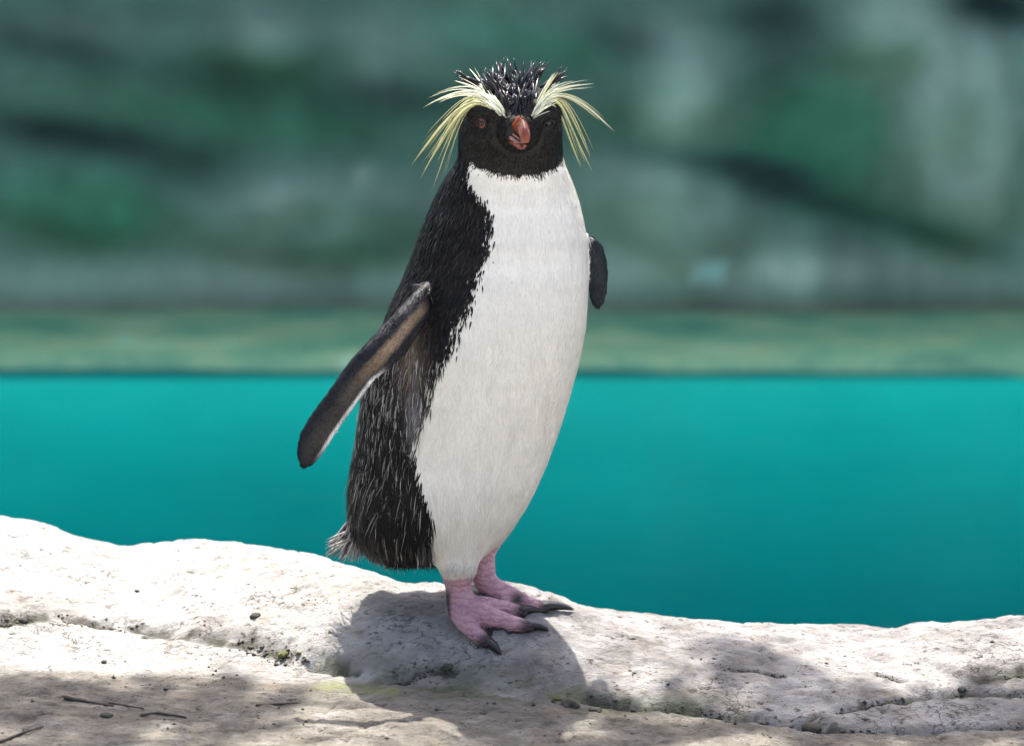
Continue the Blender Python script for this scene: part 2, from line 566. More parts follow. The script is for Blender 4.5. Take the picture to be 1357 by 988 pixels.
# =================================================================== PENGUIN
# ---- body rings read from the photo's outline: (row, left, right, depth position, depth ratio)
RINGS = [(111, 664, 692, .046, 1.0), (115, 648, 708, .043, 1.0), (120, 634, 722, .041, 1.02), (127, 624, 731, .039, 1.04), (135, 615, 739, .036, 1.06),
         (150, 610, 743, .033, 1.06), (170, 608, 745, .032, 1.05), (190, 608, 745, .034, 1.03), (205, 608, 746, .038, 1.0),
         (218, 603, 749, .042, .97), (230, 595, 754, .046, .95), (245, 586, 760, .050, .93), (265, 576, 767, .054, .91),
         (285, 567, 772, .056, .90), (310, 557, 777, .058, .90), (340, 546, 779, .060, .89), (370, 534, 780, .060, .88),
         (400, 520, 779, .060, .87), (430, 508, 777, .060, .86), (460, 497, 772, .060, .86), (490, 488, 765, .060, .86),
         (520, 482, 757, .060, .86), (550, 478, 748, .060, .86), (580, 474, 738, .060, .86), (610, 469, 727, .060, .85),
         (640, 465, 714, .060, .86), (665, 464, 701, .060, .87), (690, 466, 686, .060, .86), (708, 472, 672, .060, .80),
         (724, 482, 655, .060, .62), (736, 500, 635, .060, .5), (743, 525, 610, .06, .35)]
ring_z, ring_c, ring_r, ring_q = [], [], [], []
NB = 48
bv, bf = [], []


def add_loft(rings, cap=True):
    """rings: list of (n,3) arrays"""
    s0 = len(bv)
    n = len(rings[0])
    for r_ in rings:
        bv.extend([tuple(p) for p in r_])
    for k in range(len(rings) - 1):
        for i in range(n):
            j = (i + 1) % n
            bf.append((s0 + k * n + i, s0 + k * n + j, s0 + (k + 1) * n + j, s0 + (k + 1) * n + i))
    if cap:
        bf.append(tuple(s0 + i for i in range(n))[::-1])
        e = s0 + (len(rings) - 1) * n
        bf.append(tuple(e + i for i in range(n)))


rows = []
for py, L, Rr, yc, q in RINGS:
    pl, pr = P(L, py, yc), P(Rr, py, yc)
    c0 = (pl + pr) / 2
    rx = (pr[0] - pl[0]) / 2
    rows.append((c0[2], c0[0], yc, rx, rx * q))
rows = np.array(rows)
loft = []
th = np.arange(NB) * 2 * math.pi / NB
for z, cx, cy, rx, ry in rows[::-1]:
    # th = 0 faces the camera, grows to the right
    loft.append(np.stack([cx + rx * np.sin(th), cy - ry * np.cos(th), np.full(NB, z)], 1))
add_loft(loft)
rz = rows[::-1]                                      # ascending z for interpolation


def body_at(z):
    return [np.interp(z, rz[:, 0], rz[:, k]) for k in (1, 2, 3, 4)]


def capsule_chain(pts, rads, n=14, flat=None):
    """tapered tube through points with round ends; flat=(axis, factor) squashes the section"""
    pts = np.array(pts, float); rads = np.array(rads, float)
    P_, R_ = [], []
    t0 = pts[1] - pts[0]; t0 /= np.linalg.norm(t0)
    t1 = pts[-1] - pts[-2]; t1 /= np.linalg.norm(t1)
    for a_ in (80, 55, 25):
        P_.append(pts[0] - t0 * rads[0] * math.sin(R(a_))); R_.append(rads[0] * math.cos(R(a_)))
    for p, r_ in zip(pts, rads):
        P_.append(p); R_.append(r_)
    for a_ in (25, 55, 80):
        P_.append(pts[-1] + t1 * rads[-1] * math.sin(R(a_))); R_.append(rads[-1] * math.cos(R(a_)))
    P_ = np.array(P_)
    rings = []
    for k in range(len(P_)):
        d = P_[min(k + 1, len(P_) - 1)] - P_[max(k - 1, 0)]
        d /= np.linalg.norm(d) + 1e-12
        a_ = np.cross(d, (0.3, 1, 0.1)); a_ /= np.linalg.norm(a_)
        b_ = np.cross(d, a_)
        an = np.arange(n) * 2 * math.pi / n
        rings.append(P_[k] + R_[k] * (np.cos(an)[:, None] * a_ + np.sin(an)[:, None] * b_))
    return rings


# ---- legs and feet
H1 = G(610, 819); H2 = G(641, 784)
y1, y2 = H1[1], H2[1]
THIGH = [P(628, 530, y1 + .002), P(614, 605, y1 - .011), P(607, 660, y1 - .009), P(606, 705, y1 - .006), P(606, 738, y1 - .003), P(607, 758, y1 - .001)]
add_loft(capsule_chain(THIGH, [.022, .034, .036, .0325, .0245, .0165], 20))
THIGH2 = [P(655, 640, y2 - .01), P(648, 690, y2 - .004), P(643, 718, y2)]
add_loft(capsule_chain(THIGH2, [.034, .026, .015], 18))
SHANK1 = [P(607, 750, y1), P(607, 778, y1), P(611, 800, y1), H1 + K((.0, 0, .010))]
add_loft(capsule_chain(SHANK1, [.0135, .0125, .0140, .0125]))
SHANK2 = [P(643, 706, y2), P(641, 740, y2), P(640, 762, y2 - .001), H2 + K((.002, -.002, .011))]
add_loft(capsule_chain(SHANK2, [.0115, .0110, .0125, .0115]))
TOES = []


def toe(pxs, r0, r1):
    n = len(pxs)
    pts = [G(a_, b_) + K((0, 0, r0 + (r1 - r0) * k / (n - 1) - .0015)) for k, (a_, b_) in enumerate(pxs)]
    rr = [r0 + (r1 - r0) * k / (n - 1) for k in range(n)]
    if n >= 3:
        rr[n // 2] *= .93
    add_loft(capsule_chain(pts, rr, 12))
    TOES.append((pts, rr))
    return pts


t1 = toe([(608, 822), (618, 838), (632, 850), (645, 858)], .0110, .0062)
t2 = toe([(616, 820), (645, 828), (675, 834), (700, 837)], .0120, .0064)
t3 = toe([(618, 814), (645, 812), (670, 814), (692, 817)], .0105, .0060)
u1 = toe([(643, 785), (658, 793), (674, 800), (684, 803)], .0100, .0058)
u2 = toe([(646, 783), (675, 796), (700, 806), (722, 811)], .0095, .0058)


def web(pa, pb):
    for k in range(len(pa) - 1):
        a0, a1_, b0, b1_ = pa[k], pa[k + 1], pb[k], pb[k + 1]
        if k == len(pa) - 2:
            a1_ = a0 + (a1_ - a0) * .75; b1_ = b0 + (b1_ - b0) * .75
            mid = ((a1_ + b1_) / 2) * .7 + ((a0 + b0) / 2) * .3
        s0 = len(bv)
        quad = [a0, a1_, b1_, b0]
        for dz in (-.0090, -.0035):
            for q_ in quad:
                bv.append((q_[0], q_[1], q_[2] + dz))
        for f_ in [(0, 3, 2, 1), (4, 5, 6, 7), (0, 1, 5, 4), (1, 2, 6, 5), (2, 3, 7, 6), (3, 0, 4, 7)]:
            bf.append(tuple(s0 + i for i in f_))


web(t1, t2); web(t2, t3); web(u1, u2)

# ---- flippers: flattened lofts, (leading px, trailing px) pairs
YF = -.012


def flipper(pairs, ys, thick):
    rings, cent = [], []
    for (l_, t_), yy, tk in zip(pairs, ys, thick):
        A, B = P(*l_, yy), P(*t_, yy)
        c0 = (A + B) / 2; ax = (A - B) / 2
        nrm = K((0.10, -1.0, 0.18)); nrm /= np.linalg.norm(nrm)
        an = np.arange(20) * 2 * math.pi / 20
        cc, ss = np.cos(an), np.sin(an)
        # thicker towards the leading edge
        tt = tk * (0.55 + .45 * sstep(-1, .6, cc))
        rings.append(c0 + cc[:, None] * ax + (ss * tt)[:, None] * nrm)
        cent.append((c0, np.linalg.norm(ax)))
    add_loft(rings)
    return cent


FL1 = flipper([((588, 352), (598, 384)), ((570, 366), (582, 397)), ((549, 387), (572, 417)), ((527, 410), (557, 440)), ((502, 436), (539, 470)),
               ((483, 456), (517, 488)), ((463, 478), (497, 504)), ((446, 502), (478, 529)), ((429, 526), (460, 554)), ((411, 550), (444, 577)),
               ((398, 572), (431, 598)), ((393, 597), (418, 614)), ((397, 614), (404, 621))],
              [.036, .018, -.006, -.022, -.034, -.041, -.045, -.049, -.052, -.055, -.057, -.059, -.060],
              [.011, .011, .010, .009, .0085, .0080, .0072, .0066, .0060, .0055, .005, .0042, .0022])
FL2 = flipper([((770, 306), (740, 330)), ((784, 311), (768, 350)), ((797, 322), (776, 362)), ((804, 342), (777, 374)), ((806, 364), (780, 385)),
               ((805, 385), (782, 396)), ((801, 400), (786, 404)), ((795, 407), (789, 407))],
              [.070, .072, .075, .078, .080, .082, .083, .083],
              [.010, .009, .008, .007, .006, .005, .004, .0025])

# ---- brow and bill base so that the head is not a plain ball
add_loft(capsule_chain([P(684, 168, .02), P(687, 172, -.012)], [.034, .021], 18))       # muzzle
add_loft(capsule_chain([P(640, 150, .006), P(664, 148, -.012)], [.015, .011], 12))       # brow
add_loft(capsule_chain([P(724, 150, .006), P(704, 148, -.012)], [.015, .011], 12))

raw = mesh_np('penguin_raw', bv, bf)
ro = bpy.data.objects.new('penguin_raw', raw)
COL.objects.link(ro)
bm = bmesh.new(); bm.from_mesh(raw); bmesh.ops.recalc_face_normals(bm, faces=bm.faces[:]); bm.to_mesh(raw); bm.free()
md = ro.modifiers.new('remesh', 'REMESH'); md.mode = 'VOXEL'; md.voxel_size = .0018; md.adaptivity = 0
sm = ro.modifiers.new('smooth', 'SMOOTH'); sm.factor = .5; sm.iterations = 9
dg = bpy.context.evaluated_depsgraph_get()
body_me = bpy.data.meshes.new_from_object(ro.evaluated_get(dg))
body_me.name = 'penguin'
bpy.data.objects.remove(ro, do_unlink=True)
nv = len(body_me.vertices)
BV = np.empty(nv * 3, dtype=np.float32); body_me.vertices.foreach_get('co', BV); BV = BV.reshape(-1, 3).astype(float)
ne = len(body_me.edges)
ED = np.empty(ne * 2, dtype=np.int32); body_me.edges.foreach_get('vertices', ED); ED = ED.reshape(-1, 2)
deg = np.bincount(ED.ravel(), minlength=nv).astype(float)
qx, qy = proj(BV)
msk = sstep(545, 575, qx) * sstep(690, 660, qx) * sstep(540, 620, qy) * sstep(752, 738, qy) * (BV[:, 1] < .06)
for it in range(140):
    acc = np.empty_like(BV)
    for c_ in range(3):
        acc[:, c_] = np.bincount(ED[:, 0], BV[ED[:, 1], c_], nv) + np.bincount(ED[:, 1], BV[ED[:, 0], c_], nv)
    BV += (acc / deg[:, None] - BV) * (.6 * msk)[:, None]
body_me.vertices.foreach_set('co', BV.astype(np.float32).ravel()); body_me.update()
BN = np.empty(nv * 3, dtype=np.float32); body_me.vertices.foreach_get('normal', BN); BN = BN.reshape(-1, 3).astype(float)
body_me.polygons.foreach_set('use_smooth', np.ones(len(body_me.polygons), dtype=bool))
bvh = BVHTree.FromPolygons([tuple(v) for v in BV], [tuple(p.vertices) for p in body_me.polygons])

# ---- plumage regions
BND = np.array([(190, 655), (205, 634), (218, 621), (228, 619), (240, 622), (260, 636), (285, 648), (310, 645), (340, 637), (370, 628), (400, 617), (430, 603), (460, 590), (480, 576),
                (506, 563), (540, 556), (577, 543), (593, 537), (620, 545), (648, 555), (687, 566), (720, 568), (760, 572)], float)
PHI = R(55)


def seg_d(p, chain):
    best = np.full(len(p), 9.0); tt = np.zeros(len(p))
    for k in range(len(chain) - 1):
        a_, b_ = np.asarray(chain[k]), np.asarray(chain[k + 1])
        d = b_ - a_
        t_ = np.clip(((p - a_) @ d) / (d @ d), 0, 1)
        dd = np.linalg.norm(p - a_ - t_[:, None] * d, axis=1)
        upd = dd < best
        best = np.where(upd, dd, best); tt = np.where(upd, (k + t_) / (len(chain) - 1), tt)
    return best, tt


BACK, LOWER, WHITE, HEAD, FLIP, FLIP_FAR, SKIN = range(7)


def classify(p, jitter=0.0):
    n = len(p)
    cx, cy, rx, ry = body_at(p[:, 2])
    ang = np.arctan2((p[:, 0] - cx) / rx, -(p[:, 1] - cy) / ry)
    rad = np.hypot((p[:, 0] - cx) / rx, (p[:, 1] - cy) / ry)
    px, py = proj(p)
    j1 = rng.normal(0, 1, n) * jitter
    # near boundary angle from the photo's outline between black and white, at this height
    zt = np.array([P(b[1], b[0], .0)[2] for b in BND])[::-1]
    bx = np.array([P(b[1], b[0], .0)[0] for b in BND])[::-1]
    xb = np.interp(p[:, 2], zt, bx)
    sb = np.clip((xb - cx) / rx, -.98, .98)
    wob = .05 * vnoise(p[:, 0] * 60, p[:, 1] * 60, p[:, 2] * 40, 5)
    ab = np.arcsin(sb) + wob + j1 * .055
    white = (ang > ab) & (ang < 2 * PHI - ab) | ((ang + 2 * math.pi) < 2 * PHI - ab)
    hood_py = 234 - 32 * ((ang - R(12)) / R(85)) ** 2 + j1 * 2.2 + 2.0 * vnoise(px / 5, py / 50, None, 8)
    py_c = 494.0 - (np.asarray(P(680, 494, .04))[2] - p[:, 2]) * -1413 / math.cos(PITCH) * -1
    py_n = proj(np.stack([cx, np.full(n, -.01), p[:, 2]], 1))[1]
    reg = np.where(white, WHITE, np.where(py_n > 475, LOWER, BACK))
    reg = np.where(py_n < hood_py, HEAD, reg)
    dt, tt = seg_d(p, THIGH)
    reg = np.where((dt < .043) & (py > 590) & (px > 562 + j1 * 4 - 25 * sstep(640, 590, py)) & (p[:, 1] < y1 + .02), WHITE, reg)
    d2, _ = seg_d(p, THIGH2)
    reg = np.where((d2 < .04) & (py > 640) & (px > 600), WHITE, reg)
    # bare legs and feet
    s1, _ = seg_d(p, SHANK1); s2, _ = seg_d(p, SHANK2)
    skin = ((s1 < .022) & (py > 761 + j1 * 3)) | ((s2 < .019) & (py > 716 + j1 * 3 + .10 * (px - 640)))
    for pts, rr in TOES:
        skin |= (seg_d(p, pts)[0] < .022) & (p[:, 2] < .06)
    skin |= (p[:, 2] < .048) & (p[:, 0] > -.05)
    reg = np.where(skin, SKIN, reg)
    f1, ft1 = seg_d(p, [c_ for c_, _ in FL1])
    hw1 = np.interp(ft1, np.linspace(0, 1, len(FL1)), [h for _, h in FL1])
    reg = np.where((f1 < hw1 + .003) & ((rad > 1.07) | (ft1 > .45)) & (ft1 > .09), FLIP, reg)
    f2, ft2 = seg_d(p, [c_ for c_, _ in FL2])
    hw2 = np.interp(ft2, np.linspace(0, 1, len(FL2)), [h for _, h in FL2])
    reg = np.where((f2 < hw2 + .004) & (rad > 1.03) & (p[:, 0] > .06) & (p[:, 1] > .055), FLIP_FAR, reg)
    return reg, px, py, py_n, ang, (ft1, ft2)


def flip_side(p):
    """-1 leading edge ... +1 trailing edge of the near flipper"""
    f1, t_ = seg_d(p, [c_ for c_, _ in FL1])
    k = np.linspace(0, 1, len(FL1))
    cs = np.array([c_ for c_, _ in FL1])
    c0 = np.stack([np.interp(t_, k, cs[:, i]) for i in range(3)], 1)
    ax = cs[-1] - cs[1]; ax /= np.linalg.norm(ax)
    tr_ = np.cross(ax, (0, -1, 0)); tr_ /= np.linalg.norm(tr_)
    if tr_[2] > 0:
        tr_ = -tr_
    hw = np.interp(t_, k, [h for _, h in FL1])
    return ((p - c0) @ tr_) / hw, t_, ((p - c0) @ K((0, -1, 0)))


def plume_colour(p, reg, px, py, py_n):
    n = len(p)
    colr = np.zeros((n, 3))
    v = vnoise(p[:, 0] * 90, p[:, 1] * 90, p[:, 2] * 60, 15)[:, None]
    colr[reg == BACK] = (.0075, .0072, .0080)
    colr[reg == LOWER] = (.012, .011, .0105)
    colr[reg == WHITE] = (.86, .835, .77)
    colr[reg == HEAD] = (.0075, .0066, .0060)
    colr[reg == FLIP_FAR] = (.022, .028, .032)
    sk = reg == SKIN
    colr[sk] = (.57, .345, .385)
    s_, t_, fr2 = flip_side(p)
    fl = reg == FLIP
    fc = np.tile(K((.016, .016, .020)), (n, 1))
    u_ = s_ + .12 * vnoise(t_ * 14, s_ * 2, None, 61)
    beige = sstep(-.30, .05, u_) * (1 - sstep(.25, .62, u_)) * sstep(.15, .22, t_) * (1 - sstep(.48, .66, t_)) * (fr2 > .001)
    fc = fc * (1 - .9 * beige[:, None]) + K((.30, .21, .135)) * .9 * beige[:, None]
    b2 = sstep(-.6, .1, u_) * (1 - sstep(.5, .95, u_)) * sstep(.38, .55, t_) * (1 - sstep(.80, 1, t_)) * (fr2 > 0)
    fc = fc * (1 - .8 * b2[:, None]) + K((.050, .043, .036)) * .8 * b2[:, None]
    wt = sstep(.62, .82, s_) * sstep(.40, .48, t_) * (1 - sstep(.80, .95, t_))
    fc = fc * (1 - wt[:, None]) + K((.70, .68, .64)) * wt[:, None]
    colr[fl] = fc[fl]
    # beige armpit patch and pale flank streak below the flipper
    arm = np.exp(-(((px - 545) / 16) ** 2 + ((py - 462) / 42) ** 2)) * ((reg == BACK) | (reg == LOWER))
    colr = colr * (1 - .8 * arm[:, None]) + K((.22, .17, .13)) * .8 * arm[:, None]
    fl2 = np.exp(-(((px - 553) / 9) ** 2 + ((py - 545) / 35) ** 2)) * ((reg == LOWER) | (reg == WHITE))
    colr = colr * (1 - .6 * fl2[:, None]) + K((.34, .32, .34)) * .6 * fl2[:, None]
    # cream wash low on the belly and at the throat
    wh = (reg == WHITE)[:, None]
    cream = (sstep(330, 470, py) * (1 - .5 * sstep(560, 640, py)) + .8 * (1 - sstep(228, 270, py)))[:, None] * .5
    colr = np.where(wh, colr * (1 - cream) + K((.84, .78, .65)) * cream, colr)
    streak = vnoise(p[:, 0] * 170, p[:, 1] * 170, p[:, 2] * 26, 16)[:, None]
    colr = np.where(wh, colr * (1 + .035 * v + .055 * streak * sstep(300, 620, py)[:, None]), np.where(sk[:, None], colr, colr * (1 + .35 * v)))
    return np.clip(colr, 0.002, .9)


reg, px, py, py_n, ang, _ = classify(BV)
colr = plume_colour(BV, reg, px, py, py_n)
# skin: dark soles, dark toe tips and warts
sk = reg == SKIN
tipd = np.full(nv, 9.0)
for pts, rr in TOES:
    tipd = np.minimum(tipd, np.linalg.norm(BV - pts[-1], axis=1))
dk = np.clip((1 - sstep(.004, .015, tipd)) + .9 * sstep(.62, .85, vnoise(BV[:, 0] * 110, BV[:, 1] * 110, BV[:, 2] * 110, 91)) * .7, 0, 1) * sk
gh = BV[:, 2] - zg(BV[:, 0], BV[:, 1])
dk = np.maximum(dk, (1 - sstep(.001, .005, gh)) * sk)
toed = np.full(nv, 9.0)
for pts, rr in TOES:
    d_, t_ = seg_d(BV, pts)
    toed = np.minimum(toed, d_ - (rr[0] + (rr[-1] - rr[0]) * t_))
s1_, _ = seg_d(BV, SHANK1); s2_, _ = seg_d(BV, SHANK2)
webm = sstep(-.001, .0035, toed) * sstep(.014, .020, np.minimum(s1_, s2_)) * sk * (BV[:, 2] < .04)
dk = np.maximum(dk, webm * .62)
heelb = sstep(600, 594, px) * sstep(775, 790, py) * sk
dk = np.maximum(dk, heelb * .9)
colr = colr * (1 - dk[:, None]) + K((.022, .018, .020)) * dk[:, None]
set_col(body_me, 'plume', colr)
set_attr(body_me, 'bare', sk.astype(float))
set_attr(body_me, 'pale', (reg == WHITE).astype(float))

m = NT('penguin_skin_and_down')
bare = m.attr('bare')
wr = m.n('ShaderNodeTexWave'); wr.wave_type = 'BANDS'; wr.bands_direction = 'Z'
wr.inputs['Scale'].default_value = 55; wr.inputs['Distortion'].default_value = 7; wr.inputs['Detail'].default_value = 3; wr.inputs['Detail Scale'].default_value = 2.0
m.l(m.co(), wr.inputs['Vector'])
hgt = m.math('MULTIPLY', bare, m.math('ADD', m.math('MULTIPLY', wr.outputs['Fac'], .5), m.noise(260, 5, .65)))
nb = m.bump(hgt, .8, .0022)
pinkv = m.ramp(m.noise(75, 5, .6), [(.3, (.80, .74, .80)), (.55, (1, 1, 1)), (.75, (1.0, .86, .88))])
sv = m.n('ShaderNodeTexVoronoi', feature='DISTANCE_TO_EDGE'); sv.inputs['Scale'].default_value = 330; m.l(m.co(), sv.inputs['Vector'])
scl = m.math('MULTIPLY', bare, m.ramp(sv.outputs['Distance'], [(.0, 0.0), (.12, 1.0)]))
nb = m.bump(scl, .22, .0006, nb)
pinkv = m.mix(1.0, pinkv, m.ramp(sv.outputs['Distance'], [(.0, (.86, .80, .82)), (.08, (1, 1, 1))]), 'MULTIPLY')
wc_ = m.ramp(wr.outputs['Fac'], [(.02, (.62, .52, .56)), (.16, (1, 1, 1))])
pinkv = m.mix(.6, pinkv, m.mix(1.0, pinkv, wc_, 'MULTIPLY'))
c = m.mix(bare, m.attr('plume', 'Color'), m.mix(1.0, m.attr('plume', 'Color'), pinkv, 'MULTIPLY'))
m.bs(Base_Color=c, Roughness=.62, Normal=nb)
m.b.inputs['Specular IOR Level'].default_value = .35
m.l(m.math('MULTIPLY', bare, .12), m.b.inputs['Subsurface Weight'])
m.b.inputs['Subsurface Radius'].default_value = (.006, .002, .0015)
body_me.materials.clear(); body_me.materials.append(m.m)
penguin = link('penguin', body_me)
tag(penguin, 'black and white crested penguin standing upright on the rock ledge', 'penguin')

# ---- feathers: one strand mesh, laid along the flow of the plumage
body_me.calc_loop_triangles()
nt = len(body_me.loop_triangles)
TRI = np.empty(nt * 3, dtype=np.int32); body_me.loop_triangles.foreach_get('vertices', TRI); TRI = TRI.reshape(-1, 3)
e1 = BV[TRI[:, 1]] - BV[TRI[:, 0]]; e2 = BV[TRI[:, 2]] - BV[TRI[:, 0]]
AREA = np.linalg.norm(np.cross(e1, e2), axis=1) / 2
treg = reg[TRI[:, 0]]
DENS = {BACK: 620000, LOWER: 520000, WHITE: 900000, HEAD: 900000, FLIP: 1000000, FLIP_FAR: 700000, SKIN: 0}
wgt = AREA * np.array([DENS[k] for k in range(7)])[treg]
cnt = rng.poisson(wgt)
ti = np.repeat(np.arange(nt), cnt)
u, v = rng.random(len(ti)), rng.random(len(ti))
fl_ = u + v > 1
u[fl_], v[fl_] = 1 - u[fl_], 1 - v[fl_]
FP = BV[TRI[ti, 0]] + u[:, None] * e1[ti] + v[:, None] * e2[ti]
FN = BN[TRI[ti, 0]] * (1 - u - v)[:, None] + BN[TRI[ti, 1]] * u[:, None] + BN[TRI[ti, 2]] * v[:, None]
FN /= np.linalg.norm(FN, axis=1)[:, None]
freg, fpx, fpy, fpyn, fang, ft = classify(FP, 1.0)
keep = freg != SKIN
# nothing on bill or eyes
bill_c = P(688, 174, -.03)
keep &= ~((freg == HEAD) & (np.hypot(fpx - 687, (fpy - 172)) < 15) & (FP[:, 1] < 0))
FP, FN, freg, fpx, fpy, fpyn = FP[keep], FN[keep], freg[keep], fpx[keep], fpy[keep], fpyn[keep]
ft = (ft[0][keep], ft[1][keep])
nF = len(FP)
fcol = plume_colour(FP, freg, fpx, fpy, fpyn)
flow = np.tile(K((0.0, 0.0, -1.0)), (nF, 1))
backdir = K((-math.sin(PHI), math.cos(PHI), 0))
flow += .22 * backdir * ((freg == LOWER) | (freg == BACK))[:, None]
hb = P(686, 165, -.02)
hd = FP - hb
hd /= np.linalg.norm(hd, axis=1)[:, None]
hm = (freg == HEAD)[:, None]
flow = np.where(hm, hd + K((0, .15, -.35)), flow)
fa = FL1[-1][0] - FL1[2][0]; fa = fa / np.linalg.norm(fa)
flow = np.where((freg == FLIP)[:, None], fa, flow)
sw = np.stack([vnoise(FP[:, 0] * 35, FP[:, 1] * 35, FP[:, 2] * 22, 101), vnoise(FP[:, 0] * 35, FP[:, 1] * 35, FP[:, 2] * 22, 102), np.zeros(nF)], 1)
flow = flow + sw * np.where(freg == LOWER, .38, np.where(freg == BACK, .30, .22))[:, None] + rng.normal(0, .10, (nF, 3))
flow -= FN * np.sum(flow * FN, 1)[:, None]
flow /= np.linalg.norm(flow, axis=1)[:, None] + 1e-9
side = np.cross(flow, FN)
lenT = np.array([.0100, .0150, .0085, .0052, .0036, .005, 0.0])
widT = np.array([.0013, .0010, .00060, .00060, .0008, .0009, 0.0])
lifT = np.array([.16, .14, .07, .14, .22, .14, 0])
fl_len = lenT[freg] * rng.uniform(.65, 1.35, nF)
low_t = sstep(480, 640, fpyn)
fl_len = np.where(freg == LOWER, fl_len * (1 + .45 * low_t), fl_len)
fl_len = np.where((freg == WHITE) & (fpy > 640), fl_len * 1.35, fl_len)
fl_wid = widT[freg] * rng.uniform(.7, 1.35, nF)
lift = lifT[freg] * rng.uniform(.3, 1.8, nF)
bright = rng.uniform(.75, 1.25, nF)
wht = freg == WHITE
bright[wht] = rng.uniform(.90, 1.05, wht.sum())
bright[freg == FLIP] = rng.uniform(.5, 1.5, (freg == FLIP).sum())
fcol = fcol * bright[:, None]
tipc = fcol.copy()
# brownish worn tips on the back, pale fringes on the wet lower back
bk = freg == BACK
wn_ = bk & (rng.random(nF) < .16)
tipc[wn_] = tipc[wn_] * 2.6 + K((.020, .016, .012))
lo = freg == LOWER
strand = vnoise(FP[:, 0] * 140 + FP[:, 2] * 12, FP[:, 1] * 140, FP[:, 2] * 14, 120)
pl_ = lo & (strand > .25) & (rng.random(nF) < .07)
tipc[pl_] = K((.36, .335, .30)) * rng.uniform(.5, 1.35, pl_.sum())[:, None]
fcol[pl_] = fcol[pl_] * .6 + tipc[pl_] * .4
fl_wid[pl_] *= .7; fl_len[pl_] *= 1.35; lift[pl_] *= 1.5
# geometry: root pair, mid pair, tip
up1 = np.sin(lift)[:, None] * FN + np.cos(lift)[:, None] * flow
root = FP - FN * .0006
mid = root + up1 * (fl_len * .55)[:, None] + FN * .0004
tip = root + up1 * fl_len[:, None] * (np.cos(lift * .6))[:, None] - FN * (fl_len * lift * .25)[:, None]
hw = (fl_wid / 2)[:, None] * side
FV = np.empty((nF, 5, 3))
FV[:, 0] = root - hw * .6; FV[:, 1] = root + hw * .6; FV[:, 2] = mid + hw; FV[:, 3] = mid - hw; FV[:, 4] = tip
b5 = np.arange(nF)[:, None] * 5
loops = np.concatenate([b5 + 0, b5 + 1, b5 + 2, b5 + 3, b5 + 3, b5 + 2, b5 + 4], 1).ravel()
nper = np.tile(np.array([4, 3]), nF)
m = NT('feather')
c = m.attr('plume', 'Color')
m.bs(Base_Color=c, Roughness=.5)
m.b.inputs['Specular IOR Level'].default_value = .16
FEATHER = m.m
fme = mesh_arrays('plumage', FV.reshape(-1, 3), loops, nper, [FEATHER])
cc5 = np.empty((nF, 5, 3)); cc5[:, :2] = fcol[:, None] * .85; cc5[:, 2:4] = (fcol * .5 + tipc * .5)[:, None]; cc5[:, 4] = tipc
set_col(fme, 'plume', cc5.reshape(-1, 3))
# soft shading: feather normals lean on the body's own
nrm = np.repeat((FN + .10 * rng.normal(0, 1, (nF, 3)) * np.where(wht, .8, np.where(freg == FLIP, 1.1, 2.2))[:, None])[:, None], 5, 1)
nrm[:, 0] -= side * .25; nrm[:, 3] -= side * .25; nrm[:, 1] += side * .25; nrm[:, 2] += side * .25
nrm = nrm.reshape(-1, 3); nrm /= np.linalg.norm(nrm, axis=1)[:, None]
fme.normals_split_custom_set_from_vertices(nrm.astype(np.float32))
o = link('plumage', fme, penguin, 'stuff')
print('feathers', nF, 'body verts', nv)


# ---- helper for single long feathers (thin lens-shaped blades)
def blade(ctrl, wid, thick=.35, n=10, width_prof=None, nrm_hint=(0, -1, .3)):
    ctrl = np.array(ctrl, float)
    ts = np.linspace(0, 1, n + 1)
    if len(ctrl) == 3:
        q = ((1 - ts) ** 2)[:, None] * ctrl[0] + (2 * ts * (1 - ts))[:, None] * ctrl[1] + (ts ** 2)[:, None] * ctrl[2]
    else:
        q = ((1 - ts) ** 3)[:, None] * ctrl[0] + (3 * ts * (1 - ts) ** 2)[:, None] * ctrl[1] + (3 * ts ** 2 * (1 - ts))[:, None] * ctrl[2] + (ts ** 3)[:, None] * ctrl[3]
    vs_, fs_ = [], []
    for k in range(n + 1):
        d = q[min(k + 1, n)] - q[max(k - 1, 0)]; d /= np.linalg.norm(d) + 1e-12
        s_ = np.cross(d, nrm_hint); s_ /= np.linalg.norm(s_) + 1e-12
        u_ = np.cross(s_, d)
        t_ = ts[k]
        w_ = wid * (width_prof(t_) if width_prof else (.55 + .45 * math.sin(min(1, t_ * 2.2) * math.pi / 2)) * (1 - t_ ** 3) ** .8 + .04) / 2
        for a_, b_ in ((1, 0), (0, thick), (-1, 0), (0, -thick)):
            vs_.append(q[k] + s_ * w_ * a_ + u_ * w_ * b_)
    for k in range(n):
        for i in range(4):
            j = (i + 1) % 4
            fs_.append((k * 4 + i, k * 4 + j, k * 4 + 4 + j, k * 4 + 4 + i))
    fs_.append((3, 2, 1, 0)); fs_.append((n * 4, n * 4 + 1, n * 4 + 2, n * 4 + 3))
    return vs_, fs_, ts


def blade_obj(name, ctrl, wid, c0, c1, mat, **kw):
    vs_, fs_, ts = blade(ctrl, wid, **kw)
    me_ = mesh_np(name, vs_, fs_, [mat])
    cc = np.repeat(np.array(c0)[None] * (1 - ts)[:, None] + np.array(c1)[None] * ts[:, None], 4, 0)
    set_col(me_, 'plume', cc)
    return link(name, me_, penguin)


m = NT('crest_plume')
m.bs(Base_Color=m.attr('plume', 'Color'), Roughness=.5)
m.b.inputs['Subsurface Weight'].default_value = .0
CRESTM = m.m
m = NT('glossy_black_feather')
m.bs(Base_Color=m.attr('plume', 'Color'), Roughness=.26)
m.b.inputs['Specular IOR Level'].default_value = .4
GLOSSM = m.m


